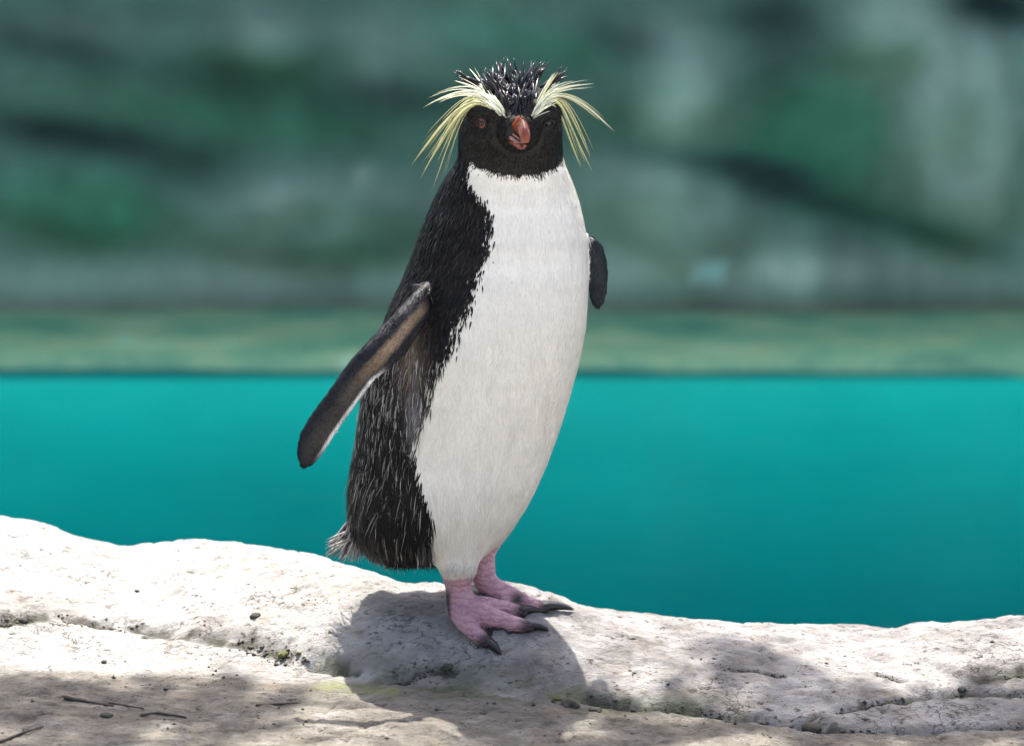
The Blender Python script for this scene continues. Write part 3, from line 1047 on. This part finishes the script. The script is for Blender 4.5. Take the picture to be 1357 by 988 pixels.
def on_head(px_, py_, lift_=.001):
    d = ray(px_, py_)
    d = d / np.linalg.norm(d)
    h = bvh.ray_cast(Vector(CAM), Vector(d))
    if h[0] is None:
        return P(px_, py_, .02)
    return np.array(h[0]) + np.array(h[1]) * lift_


CREAM, YEL, PALE = (.56, .56, .32), (.44, .43, .18), (.60, .63, .46)
# long drooping plumes: base, mid, mid, tip in photo pixels (+ depth of tip)
LEFT = [((668, 154), (645, 112), (610, 112), (560, 143)), ((664, 152), (640, 110), (605, 118), (566, 140)), ((660, 150), (634, 112), (600, 126), (574, 135)),
        ((655, 146), (625, 112), (585, 160), (544, 221)), ((652, 145), (622, 116), (590, 160), (549, 214)), ((650, 144), (620, 118), (590, 175), (557, 237)),
        ((648, 142), (618, 118), (595, 180), (560, 228)), ((645, 142), (612, 122), (598, 185), (572, 253)), ((645, 140), (614, 124), (600, 180), (577, 240)),
        ((646, 138), (622, 118), (602, 160), (580, 215)), ((650, 136), (625, 112), (600, 150), (556, 206)),
        ((652, 132), (640, 120), (620, 112), (602, 107)), ((650, 130), (642, 118), (632, 102), (622, 91))]
RIGHT = [((704, 154), (716, 122), (748, 114), (787, 111)), ((706, 152), (722, 118), (750, 112), (780, 112)), ((712, 148), (736, 108), (770, 130), (815, 175)),
         ((714, 146), (738, 112), (768, 128), (806, 168)), ((716, 144), (738, 112), (762, 132), (795, 160)), ((722, 140), (742, 112), (755, 150), (783, 210)),
         ((724, 140), (742, 116), (752, 165), (785, 227)), ((726, 138), (744, 118), (756, 170), (776, 215)), ((722, 138), (744, 110), (760, 150), (782, 205)),
         ((726, 142), (741, 128), (748, 175), (770, 222)), ((712, 140), (724, 116), (732, 106), (740, 95)), ((710, 138), (720, 118), (728, 108), (736, 96))]
for side_, lst in ((-1, LEFT), (1, RIGHT)):
    for k, pts in enumerate(lst):
        b0 = on_head(*pts[0])
        n_extra = 3 if k < len(lst) - 2 else 2
        for e in range(n_extra):
            jx, jy = (0, 0) if e == 0 else (random.uniform(-9, 9), random.uniform(-9, 7))
            tipf = 1.0 if e == 0 else random.uniform(.55, .98)
            p1 = P(pts[1][0] + jx * .3, pts[1][1] + jy * .3, b0[1] + .012)
            p2 = P(pts[2][0] + jx * .7, pts[2][1] + jy * .7, b0[1] + .020)
            tx = pts[2][0] + (pts[3][0] - pts[2][0]) * tipf + jx
            ty = pts[2][1] + (pts[3][1] - pts[2][1]) * tipf + jy
            p3 = P(tx, ty, b0[1] + .026 + random.uniform(-.01, .012))
            black = (e == 1 and k in (4, 5, 8, 9)) or (e == 3 and k in (3, 7))
            c0, c1 = ((.03, .03, .03), (.012, .012, .014)) if black else (PALE if k < 3 or k > 10 else CREAM, tuple(np.array(YEL) * random.uniform(.75, 1.25)) if 2 < k < 11 else (.74, .72, .50))
            blade_obj('crest_feather', (b0, p1, p2, p3), random.uniform(.0014, .0021) if e == 0 else random.uniform(.0005, .0010), c0, c1, CRESTM, n=12)
# short pale eyebrow feathers
for side_ in (-1, 1):
    for k in range(46):
        t_ = random.random()
        if side_ < 0:
            bx_, by_ = 670 - 28 * t_ + random.uniform(-3, 3), 155 - 30 * t_ + random.uniform(-6, 5)
            tx, ty = bx_ - random.uniform(10, 24), by_ - random.uniform(12, 20) + 6 * t_
        else:
            bx_, by_ = 705 + 24 * t_ + random.uniform(-3, 3), 156 - 32 * t_ + random.uniform(-6, 5)
            tx, ty = bx_ + random.uniform(8, 22), by_ - random.uniform(10, 20) + 6 * t_
        b0 = on_head(bx_, by_, .001)
        e0 = on_head(tx, ty, .006)
        if abs(e0[1] - b0[1]) > .04:
            e0 = P(tx, ty, b0[1] + .012)
        mid_ = (b0 + e0) / 2 + K((0, -.004, .002))
        blade_obj('brow_feather', (b0, mid_, e0), random.uniform(.0008, .0016), (.55, .57, .45), (.66, .68, .50), CRESTM, n=6)
# black crown spikes, drawn together into wet points
for k in range(46):
    if k < 34:
        cx_ = random.gauss(682, 22); cy_ = random.uniform(112, 134)
    else:
        cx_ = random.gauss(687, 7); cy_ = random.uniform(134, 153)
    f_ = (cx_ - 684) / 42
    L_ = random.uniform(.019, .032) if cy_ < 128 else random.uniform(.016, .024)
    dirv = K((f_ * 1.05 + random.gauss(0, .16), .40 + random.gauss(0, .15), .92 + random.gauss(0, .10)))
    dirv /= np.linalg.norm(dirv)
    c_b = on_head(cx_, cy_, -.001)
    if c_b[1] > .085:
        continue
    point = c_b + dirv * L_
    for q_ in range(5):
        b0 = on_head(cx_ + random.gauss(0, 6), cy_ + random.gauss(0, 4), -.001)
        if b0[1] > .09 or np.linalg.norm(b0 - c_b) > .02:
            continue
        e0 = point + rng.normal(0, .0018, 3) - dirv * random.uniform(0, .006)
        mid_ = (b0 + e0) / 2 + K((0, -.003, .002))
        c0 = (.007, .007, .009); c1 = (.008, .009, .012) if random.random() < .88 else (.05, .038, .034)
        blade_obj('crown_feather', (b0, mid_, e0), random.uniform(.0018, .0034), c0, c1, GLOSSM, n=5, thick=.4)
for pts in (((715, 118), (728, 106), (742, 98)), ((722, 122), (738, 104), (754, 101)), ((640, 118), (630, 104), (624, 93)), ((728, 116), (740, 108), (752, 88)), ((690, 108), (693, 96), (694, 82)), ((665, 108), (660, 96), (666, 84))):
    b0 = on_head(*pts[0])
    blade_obj('crown_feather', (b0, P(*pts[1], b0[1] + .006), P(*pts[2], b0[1] + .012)), .0032, (.01, .011, .016), (.014, .015, .022), GLOSSM, n=6)

# ---- eyes
m = NT('red_eye')
m.bs(Base_Color=m.ramp(m.noise(300, 4, .7), [(.35, (.10, .014, .008)), (.65, (.34, .055, .022))]), Roughness=.15)
EYE = m.m
m = NT('pupil'); m.bs(Base_Color=(.004, .004, .004), Roughness=.05); PUP = m.m
m = NT('eye_rim'); m.bs(Base_Color=(.010, .008, .008), Roughness=.8); RIM = m.m


def ball(name, c0, r_, mat, parent, squash=(1, 1, 1), seg=20):
    bm_ = bmesh.new()
    bmesh.ops.create_uvsphere(bm_, u_segments=seg, v_segments=seg // 2, radius=r_)
    for v_ in bm_.verts:
        v_.co = Vector((v_.co.x * squash[0] + c0[0], v_.co.y * squash[1] + c0[1], v_.co.z * squash[2] + c0[2]))
    me_ = bpy.data.meshes.new(name); bm_.to_mesh(me_); bm_.free()
    me_.materials.append(mat)
    me_.polygons.foreach_set('use_smooth', [True] * len(me_.polygons))
    return link(name, me_, parent)


for ex, ey in ((639, 163), (727, 164)):
    d = ray(ex, ey); d /= np.linalg.norm(d)
    h = bvh.ray_cast(Vector(CAM), Vector(d))
    p_, n_ = np.array(h[0]), np.array(h[1])
    e_ = ball('eye', p_ - n_ * (.0022 if ex < 680 else .0032), .0056 if ex < 680 else .0044, EYE, penguin, (.85, 1, 1.12))
    sx_ = 1 if ex < 680 else -1
    look = n_ + K((0, -.6, 0)); look /= np.linalg.norm(look)
    ball('pupil', p_ - n_ * .0022 + look * (.0037 if ex < 680 else .0012), .0029 if ex < 680 else .0036, PUP, e_)
    # lid ring
    tb = np.cross(n_, (0, 0, 1)); tb /= np.linalg.norm(tb); ub = np.cross(tb, n_)
    vs_, fs_ = [], []
    for i in range(24):
        a_ = i * 2 * math.pi / 24
        c_ = p_ + n_ * .0005 + (tb * math.cos(a_) * 1.05 + ub * math.sin(a_) * .9) * .0050
        rd = (tb * math.cos(a_) + ub * math.sin(a_))
        for j in range(6):
            b_ = j * 2 * math.pi / 6
            vs_.append(c_ + (rd * math.cos(b_) + n_ * math.sin(b_)) * .0013)
    for i in range(24):
        for j in range(6):
            fs_.append((i * 6 + j, i * 6 + (j + 1) % 6, ((i + 1) % 24) * 6 + (j + 1) % 6, ((i + 1) % 24) * 6 + j))
    link('eyelid', mesh_np('eyelid', vs_, fs_, [RIM]), e_)

# ---- bill
m = NT('red_bill')
sep = m.n('ShaderNodeSeparateXYZ'); m.l(m.co(), sep.inputs[0])
cb = m.ramp(m.noise(90, 5, .6), [(.3, (.09, .018, .008)), (.55, (.24, .050, .017)), (.8, (.36, .12, .05))])
m.bs(Base_Color=cb, Roughness=.2, Normal=m.bump(m.noise(140, 4, .6), .5, .0014))
m.b.inputs['Coat Weight'].default_value = .15
BILL = m.m
m = NT('pale_gape')
m.bs(Base_Color=m.ramp(m.noise(160, 4, .6), [(.38, (.17, .050, .036)), (.62, (.48, .27, .23))]), Roughness=.2)
GAPE = m.m


def bill_loft(name, rows_, mat, top=1.0, bot=1.0):
    rings = []
    for bx_, by_, yy, hw_, hh in rows_:
        c0 = P(bx_, by_, yy)
        s_ = 1 / 1425
        an = np.arange(20) * 2 * math.pi / 20
        cz = np.sin(an); cxx = np.cos(an)
        # ridge on top: pinch the upper half
        pinch = np.where(cz > 0, 1 - .38 * cz, 1.0)
        rings.append(np.stack([c0[0] + cxx * hw_ * s_ * pinch, np.full(20, c0[1]), c0[2] + cz * hh * s_ * np.where(cz > 0, top, bot)], 1))
    vs_ = np.concatenate(rings)
    n = 20
    fs_ = [(k * n + i, k * n + (i + 1) % n, (k + 1) * n + (i + 1) % n, (k + 1) * n + i) for k in range(len(rings) - 1) for i in range(n)]
    fs_.append(tuple(range(n))[::-1]); fs_.append(tuple((len(rings) - 1) * n + i for i in range(n)))
    return link(name, mesh_np(name, vs_, fs_, [mat]), penguin)


bill_loft('upper_bill', [(681, 166, .004, 24, 11), (684, 166, -.014, 17, 11), (688, 167, -.026, 12.5, 11.5), (691, 169, -.036, 10.5, 11.5), (693, 172, -.046, 9.3, 11), (695, 177, -.054, 7.6, 9.5),
                         (696, 182, -.059, 6.5, 7.5), (697, 187, -.061, 4, 5), (697.5, 191, -.061, 1.5, 2)], BILL, 1.15, .55)
bill_loft('lower_bill', [(680, 180, .002, 19, 7), (683, 183, -.014, 15, 7), (686, 187, -.028, 12, 6.5), (689, 191, -.040, 9, 5.5), (691, 194, -.047, 6, 4), (692, 196, -.050, 2, 2)], BILL, .5, 1.0)
# gape: fleshy rim along the near corner of the mouth
for nm, pts, w_ in (('gape', [(660, 168, -.004), (668, 176, -.018), (680, 185, -.034), (690, 190, -.045)], .0052),
                    ('gape', [(664, 166, -.006), (672, 172, -.020), (682, 179, -.034), (692, 187, -.048)], .0034)):
    vs_, fs_, _ = blade([P(*q_) for q_ in pts], w_, thick=.9, n=10)
    link(nm, mesh_np(nm, vs_, fs_, [GAPE]), penguin)
ball('tongue', P(688, 188, -.036), .0055, GAPE, penguin, (1.0, 1.6, .5), 14)

# ---- claws
m = NT('claw_horn')
m.bs(Base_Color=m.ramp(m.noise(200, 3, .5), [(.3, (.008, .007, .008)), (.7, (.03, .026, .026))]), Roughness=.32)
CLAW = m.m
for (pts, rr), tip_px in zip(TOES, ((664, 870), (728, 838), (722, 813), (695, 803), (761, 810))):
    b0 = pts[-1]
    d0 = pts[-1] - pts[-2]; d0 /= np.linalg.norm(d0)
    e0 = G(*tip_px) + K((0, 0, .0015))
    L_ = np.linalg.norm(e0 - b0)
    mid_ = b0 + (e0 - b0) * .55 + K((0, 0, .0055))
    vs_, fs_, _ = blade([b0 - d0 * .004, mid_, e0], rr[-1] * 2.0, thick=1.0, n=9, width_prof=lambda t_: (1 - t_) ** .6 * .97 + .03)
    o = link('claw', mesh_np('claw', vs_, fs_, [CLAW]), penguin)

# ---- tail brush and trailing feathers
for k in range(150):
    t_ = random.random()
    bx_ = 470 + random.uniform(-3, 28) * (1 if k % 2 else .6); by_ = random.uniform(672, 712)
    b0 = on_head(bx_, by_, -.001)
    b0 = K((b0[0], max(b0[1], .04) + random.uniform(0, .02), b0[2]))
    tx = 430 + 66 * random.random() ** 1.3; ty = random.uniform(728, 747) if tx > 446 else random.uniform(712, 742)
    mid_ = P((bx_ + tx) / 2 + 4, (by_ + ty) / 2 - 3, b0[1] + .01)
    g_ = random.choice((.06, .2, .32, .42, .5))
    blade_obj('tail_feather', (b0, mid_, P(tx, ty, b0[1] + random.uniform(.0, .03))), random.uniform(.0014, .0030), (g_ * .5, g_ * .47, g_ * .45), (g_ * 1.2, g_ * 1.14, g_ * 1.08), CRESTM, n=6)
for k in range(60):
    bx_ = random.uniform(495, 572); by_ = random.uniform(700, 728)
    b0 = on_head(bx_, by_, -.001)
    tx, ty = bx_ + random.uniform(-4, 8), 740 + random.uniform(-6, 8) + (8 if bx_ > 555 else 0)
    g_ = random.choice((.02, .03, .05, .5)) if bx_ > 520 else random.choice((.02, .03, .06, .2))
    yy = b0[1] + random.uniform(.0, .02)
    blade_obj('flank_feather', (b0, P((bx_ + tx) / 2, (by_ + ty) / 2, yy - .003), P(tx, ty, yy + .006)), random.uniform(.0016, .0032), (.03, .028, .027), (g_, g_ * .95, g_ * .9), CRESTM, n=5)
# white trouser fringes over both legs
for k in range(30):
    if k < 30:
        bx_ = random.uniform(588, 632); by_ = random.uniform(744, 757); yy = None
        tx, ty = bx_ + random.uniform(-3, 3), 764 + random.uniform(-4, 8) - abs(bx_ - 606) * .12
    else:
        bx_ = random.uniform(630, 664); by_ = random.uniform(700, 712)
        tx, ty = bx_ + random.uniform(-2, 4), 722 + random.uniform(-4, 8)
    b0 = on_head(bx_, by_, .0)
    blade_obj('trouser_feather', (b0, P((bx_ + tx) / 2, (by_ + ty) / 2, b0[1] - .003), P(tx, ty, b0[1] - .001)), random.uniform(.0005, .0009), (.80, .78, .72), (.62, .58, .52), CRESTM, n=5)

# long wet strands with pale edges running down the lower back
SV, SL, SN, SC = [], [], [], []
s0 = 0
lowi = np.nonzero((reg == LOWER) & (py > 470) & (py < 715) & (BV[:, 1] < .09))[0]
for k in range(600):
    p_ = BV[random.choice(lowi)].copy()
    nst = random.randint(6, 13)
    st = random.uniform(.0032, .0050)
    wv_, ph = random.uniform(.1, .5), random.uniform(0, 6.28)
    w0 = random.uniform(.00025, .00050)
    g_ = random.choice((.12, .2, .3, .45))
    pts, nrs = [], []
    for q_ in range(nst + 1):
        h = bvh.find_nearest(Vector(p_))
        n_ = np.array(h[1]); p_ = np.array(h[0]) + n_ * (.0016 + .0010 * math.sin(q_ * .9 + ph))
        if proj(p_)[1] > 742:
            break
        pts.append(p_.copy()); nrs.append(n_)
        d = K((-.10 + wv_ * math.sin(q_ * .8 + ph) * .6, .05, -1.0)); d -= n_ * (d @ n_); d /= np.linalg.norm(d)
        p_ = p_ + d * st
    if len(pts) < 4:
        continue
    n = len(pts)
    for q_ in range(n):
        d = pts[min(q_ + 1, n - 1)] - pts[max(q_ - 1, 0)]
        sd = np.cross(d, nrs[q_]); sd /= np.linalg.norm(sd) + 1e-12
        w_ = w0 * (1 - .85 * (q_ / (n - 1)) ** 2)
        SV += [pts[q_] - sd * w_, pts[q_] + sd * w_ + nrs[q_] * w_ * .5]
        SN += [nrs[q_] - sd * .3, nrs[q_] + sd * .3]
        cc_ = g_ * (.35 + .65 * math.sin(math.pi * min(1, q_ / (n - 1) + .15)))
        SC += [(cc_, cc_ * .95, cc_ * .88)] * 2
    for q_ in range(n - 1):
        b_ = s0 + 2 * q_
        SL += [b_, b_ + 1, b_ + 3, b_ + 2]
    s0 += 2 * n
sme = mesh_arrays('wet_strands', np.array(SV), SL, np.full(len(SL) // 4, 4), [FEATHER])
set_col(sme, 'plume', np.array(SC))
SN = np.array(SN); SN /= np.linalg.norm(SN, axis=1)[:, None]
sme.normals_split_custom_set_from_vertices(SN.astype(np.float32))
link('wet_strands', sme, penguin, 'stuff')

# =================================================================== SMALL THINGS ON THE LEDGE
m = NT('dark_pebble'); m.bs(Base_Color=m.ramp(m.noise(90, 4, .6), [(.3, (.03, .028, .02)), (.7, (.09, .08, .06))]), Roughness=.9); PEB = m.m
m = NT('mossy_pebble'); m.bs(Base_Color=m.ramp(m.noise(120, 4, .6), [(.3, (.05, .06, .012)), (.7, (.14, .15, .04))]), Roughness=.95); MOSSP = m.m
m = NT('bark'); m.bs(Base_Color=m.ramp(m.noise(60, 5, .6), [(.3, (.03, .025, .02)), (.7, (.12, .10, .08))]), Roughness=.9); BARK = m.m


def lump(name, p_, r_, mat, seed, sq=(1, .8, .55)):
    bm_ = bmesh.new()
    bmesh.ops.create_icosphere(bm_, subdivisions=3, radius=1)
    vs_ = np.array([v_.co[:] for v_ in bm_.verts])
    nz = fbm(vs_[:, 0] * 1.6 + seed, vs_[:, 1] * 1.6, vs_[:, 2] * 1.6, seed, 3)
    vs_ = vs_ * (1 + .45 * nz)[:, None] * r_ * np.array(sq)
    for v_, c_ in zip(bm_.verts, vs_):
        v_.co = Vector(c_)
    me_ = bpy.data.meshes.new(name); bm_.to_mesh(me_); bm_.free(); me_.materials.append(mat)
    me_.polygons.foreach_set('use_smooth', [True] * len(me_.polygons))
    o_ = link(name, me_)
    o_.location = (p_[0], p_[1], p_[2] + r_ * sq[2] * .1)
    o_.rotation_euler = (0, 0, seed)
    return o_


LUMPS = [((28, 823), .0060, PEB, 'dark crumb of dirt lodged in the long mossy groove', 'pebble'),
         ((339, 816), .0055, PEB, 'dark pebble alone on the pale slope above the groove', 'pebble'),
         ((375, 868), .0060, MOSSP, 'olive green mossy pebble just below the groove', 'pebble'),
         ((396, 866), .0030, MOSSP, 'tiny green pebble beside the olive mossy pebble', 'pebble'),
         ((141, 949), .0060, PEB, 'black pebble below the long grey stick', 'pebble'),
         ((755, 934), .0105, PEB, 'largest dark moss lump under the edge of the penguin shadow', 'moss lump'),
         ((788, 942), .0065, PEB, 'dark pebble next to the largest moss lump', 'pebble'),
         ((738, 927), .0050, MOSSP, 'small green moss lump behind the largest dark lump', 'moss lump'),
         ((138, 877), .0035, PEB, 'small flat brown chip on the lit slope by the stained band', 'chip'),
         ((181, 783), .0026, PEB, 'tiny dark chip high on the white slope', 'chip'),
         ((592, 884), .0060, PEB, 'dark pebble inside the penguin shadow beside a short crack', 'pebble'),
         ((1275, 914), .0050, PEB, 'dark flake standing at the start of the right crack', 'chip'),
         ((1075, 966), .0100, PEB, 'dark dirt lump filling the deep crack below the ridge', 'dirt lump')]
for k, ((a_, b_), r_, mt, lb, ct) in enumerate(LUMPS):
    o = lump('mossy_pebble' if mt is MOSSP else ('pebble' if ct == 'pebble' else ct.replace(' ', '_')), G(a_, b_), r_, mt, k + 3)
    tag(o, lb, ct)


def twig(pxs, r_, label):
    pts = [G(a_, b_, r_ * .9) for a_, b_ in pxs]
    rings = capsule_chain(pts, [r_ * (1 - .5 * k / (len(pts) - 1)) * random.uniform(.8, 1.2) for k in range(len(pts))], 7)
    vs_ = np.concatenate(rings); n = 7
    fs_ = [(k * n + i, k * n + (i + 1) % n, (k + 1) * n + (i + 1) % n, (k + 1) * n + i) for k in range(len(rings) - 1) for i in range(n)]
    o_ = link('twig', mesh_np('twig', vs_, fs_, [BARK]))
    return tag(o_, label, 'twig')


twig([(87, 926), (118, 932), (150, 937)], .0019, 'longest grey stick lying in the dappled shade')
twig([(145, 932), (168, 936), (190, 940)], .0012, 'short thin twig touching the end of the longest stick')
twig([(188, 949), (210, 946), (246, 952)], .0016, 'bent dark twig beyond the end of the thin twig')
twig([(0, 984), (28, 973), (57, 964)], .0014, 'slanting thin twig lying apart from the other sticks')
twig([(340, 935), (368, 934), (395, 932)], .0010, 'fine straight twig near the flipper shadow')

# fine grit nobody could count
NG = 2600
gxr = rng.uniform(-.55, .55, NG); gyr = rng.uniform(-.32, .10, NG)
dens = np.where(gyr < interp1(gxr, ck_pts[:, 0], ck_pts[:, 1]), .9, .30) * sstep(-.05, .45, fbm(gxr / .06, gyr / .04, seed=140, octv=3))
kk = rng.random(NG) < dens
gxr, gyr = gxr[kk], gyr[kk]
# crumbs gathered in the grooves and cracks
ex_, ey_ = [], []
for poly, dep, hw in GROOVES:
    seg = np.linalg.norm(np.diff(poly, axis=0), axis=1)
    for a_, b_, L_ in zip(poly[:-1], poly[1:], seg):
        for q_ in range(int(L_ * 1500)):
            t_ = random.random()
            if vnoise(np.array([(a_[0] + (b_[0] - a_[0]) * t_) * 30]), np.array([3.3]))[0] < -.15:
                continue
            ex_.append(a_[0] + (b_[0] - a_[0]) * t_ + random.gauss(0, hw * .55)); ey_.append(a_[1] + (b_[1] - a_[1]) * t_ + random.gauss(0, hw * .55))
n_plain = len(gxr)
gxr = np.concatenate([gxr, ex_]); gyr = np.concatenate([gyr, ey_])
gz = zg(gxr, gyr)
ng = len(gxr)
sz = np.minimum(rng.exponential(.0007, ng) + .0004, .0021)
sz[n_plain:] *= 1.15
oc = np.array([(1, 0, 0), (0, 1, 0), (-1, 0, 0), (0, -1, 0), (0, 0, .8), (0, 0, -.6)])
GV = np.stack([gxr, gyr, gz], 1)[:, None] + oc[None] * sz[:, None, None] * rng.uniform(.5, 1.6, (ng, 6, 1))
of = np.array([(0, 1, 4), (1, 2, 4), (2, 3, 4), (3, 0, 4), (1, 0, 5), (2, 1, 5), (3, 2, 5), (0, 3, 5)])
lo_ = (np.arange(ng)[:, None, None] * 6 + of[None]).ravel()
o = link('grit', mesh_arrays('grit', GV.reshape(-1, 3), lo_, np.full(ng * 8, 3), [PEB], smooth=False), kind='stuff')
o['label'] = 'dark grit and dirt crumbs scattered over the stone'

# =================================================================== TREE beside the ledge, overhanging it (its leaves dapple the stone)
m = NT('leaf')
m.bs(Base_Color=m.ramp(m.noise(3, 3), [(.3, (.035, .075, .018)), (.7, (.075, .13, .03))]), Roughness=.55)
LEAFM = m.m
tree = bpy.data.objects.new('tree', None); COL.objects.link(tree)
tb_ = K((-2.5, -1.3, zg1(-2.5, -1.3)))
tree.location = tb_
tag(tree, 'broad leaved tree with branches reaching over the ledge', 'tree')


def tubes(name, chains, mat, parent, off):
    vs_, fs_ = [], []
    for pts, rr in chains:
        rings = capsule_chain(pts, rr, 9)
        s0 = len(vs_); n = 9
        for r_ in rings:
            vs_.extend([tuple(q_ - off) for q_ in r_])
        fs_ += [(s0 + k * n + i, s0 + k * n + (i + 1) % n, s0 + (k + 1) * n + (i + 1) % n, s0 + (k + 1) * n + i) for k in range(len(rings) - 1) for i in range(n)]
    return link(name, mesh_np(name, vs_, fs_, [mat]), parent)


def sun_up(x, y, h):
    """point at height h on the sun ray through ground point (x, y)"""
    return K((x, y + (h + .04) / math.tan(SUN_EL), h))


tubes('trunk', [([tb_ + K((0, 0, -.1)), tb_ + K((.05, .1, .9)), tb_ + K((.12, .3, 1.8)), tb_ + K((.25, .5, 2.7))], [.15, .12, .10, .07])], BARK, tree, tb_)
fork = tb_ + K((.12, .3, 1.8)); top_ = tb_ + K((.25, .5, 2.7))
LB, RB = sun_up(-.50, -.25, 2.5), sun_up(.55, -.12, 2.3)
tubes('branch', [([fork, K((-1.6, -.2, 2.35)), LB + K((-.3, 0, .1)), LB + K((.25, .03, .02))], [.06, .045, .025, .008])], BARK, tree, tb_)
tubes('branch', [([top_, K((-1.2, .1, 2.95)), K((-.3, .75, 3.2)), RB + K((-.3, .12, .25)), RB + K((.3, 0, .05))], [.06, .05, .04, .025, .008])], BARK, tree, tb_)
tubes('branch', [([top_, top_ + K((-.5, -.3, .7)), top_ + K((-1.0, -.4, 1.0))], [.06, .04, .015])], BARK, tree, tb_)
tubes('branch', [([fork, fork + K((-.6, -.6, .8)), fork + K((-1.1, -1.0, 1.1))], [.05, .035, .012])], BARK, tree, tb_)


def leaves(n, centre, rad, smin, smax, seed):
    r2 = np.random.default_rng(seed)
    q = r2.normal(0, 1, (n, 3)); q /= np.linalg.norm(q, axis=1)[:, None]
    q *= r2.random((n, 1)) ** .4
    # clumped
    q = centre + q * np.array(rad)
    return q, r2.uniform(smin, smax, n), r2


def leaf_mesh(name, groups, parent):
    Vs, Ls = [], []
    s0 = 0
    for q, s_, r2 in groups:
        n = len(q)
        d = r2.normal(0, 1, (n, 3)) + K((0, 0, -.4)); d /= np.linalg.norm(d, axis=1)[:, None]
        e = np.cross(d, r2.normal(0, 1, (n, 3))); e /= np.linalg.norm(e, axis=1)[:, None]
        nn_ = np.cross(d, e)
        L = s_[:, None]
        v_ = np.stack([q, q + d * L * .4 + e * L * .24 + nn_ * L * .05, q + d * L * .4 - e * L * .24 + nn_ * L * .05, q + d * L - nn_ * L * .08], 1) - tb_
        Vs.append(v_.reshape(-1, 3))
        b_ = (np.arange(n) * 4 + s0)[:, None]
        Ls.append(np.concatenate([b_, b_ + 1, b_ + 3, b_, b_ + 3, b_ + 2], 1).ravel())
        s0 += 4 * n
    Vs = np.concatenate(Vs); Ls = np.concatenate(Ls)
    o_ = link(name, mesh_arrays(name, Vs, Ls, np.full(len(Ls) // 3, 3), [LEAFM]), parent)
    return o_


grp = []
# left clump: shades the front of the ledge; right clump: looser
for k in range(9):
    gxx = -.98 + .092 * k + random.uniform(-.03, .03)
    grp.append(leaves(130, sun_up(gxx, -.135 + random.uniform(-.03, .03), 2.5 + random.uniform(-.12, .12)), (.10, .105, .12), .04, .075, 300 + k))
for (gxx, gyy, n_) in ((.235, -.03, 50), (.25, -.07, 34), (.33, -.09, 60), (.40, -.10, 120), (.47, -.09, 120), (.55, -.10, 110), (.30, -.17, 40), (.42, -.19, 60), (.52, -.18, 80), (.66, -.10, 120), (.80, -.12, 120), (.13, -.19, 22), (.09, -.12, 20), (.15, -.11, 26)):
    grp.append(leaves(n_, sun_up(gxx, gyy, 2.3 + random.uniform(-.1, .1)), (.06, .04, .09), .035, .06, 400 + int(gxx * 100)))
for k in range(26):
    cpt = tb_ + K((random.uniform(-1.5, .5), random.uniform(-1.4, .6), random.uniform(2.3, 4.2)))
    grp.append(leaves(190, cpt, (.42, .42, .34), .05, .10, 500 + k))
leaf_mesh('crown', grp, tree)
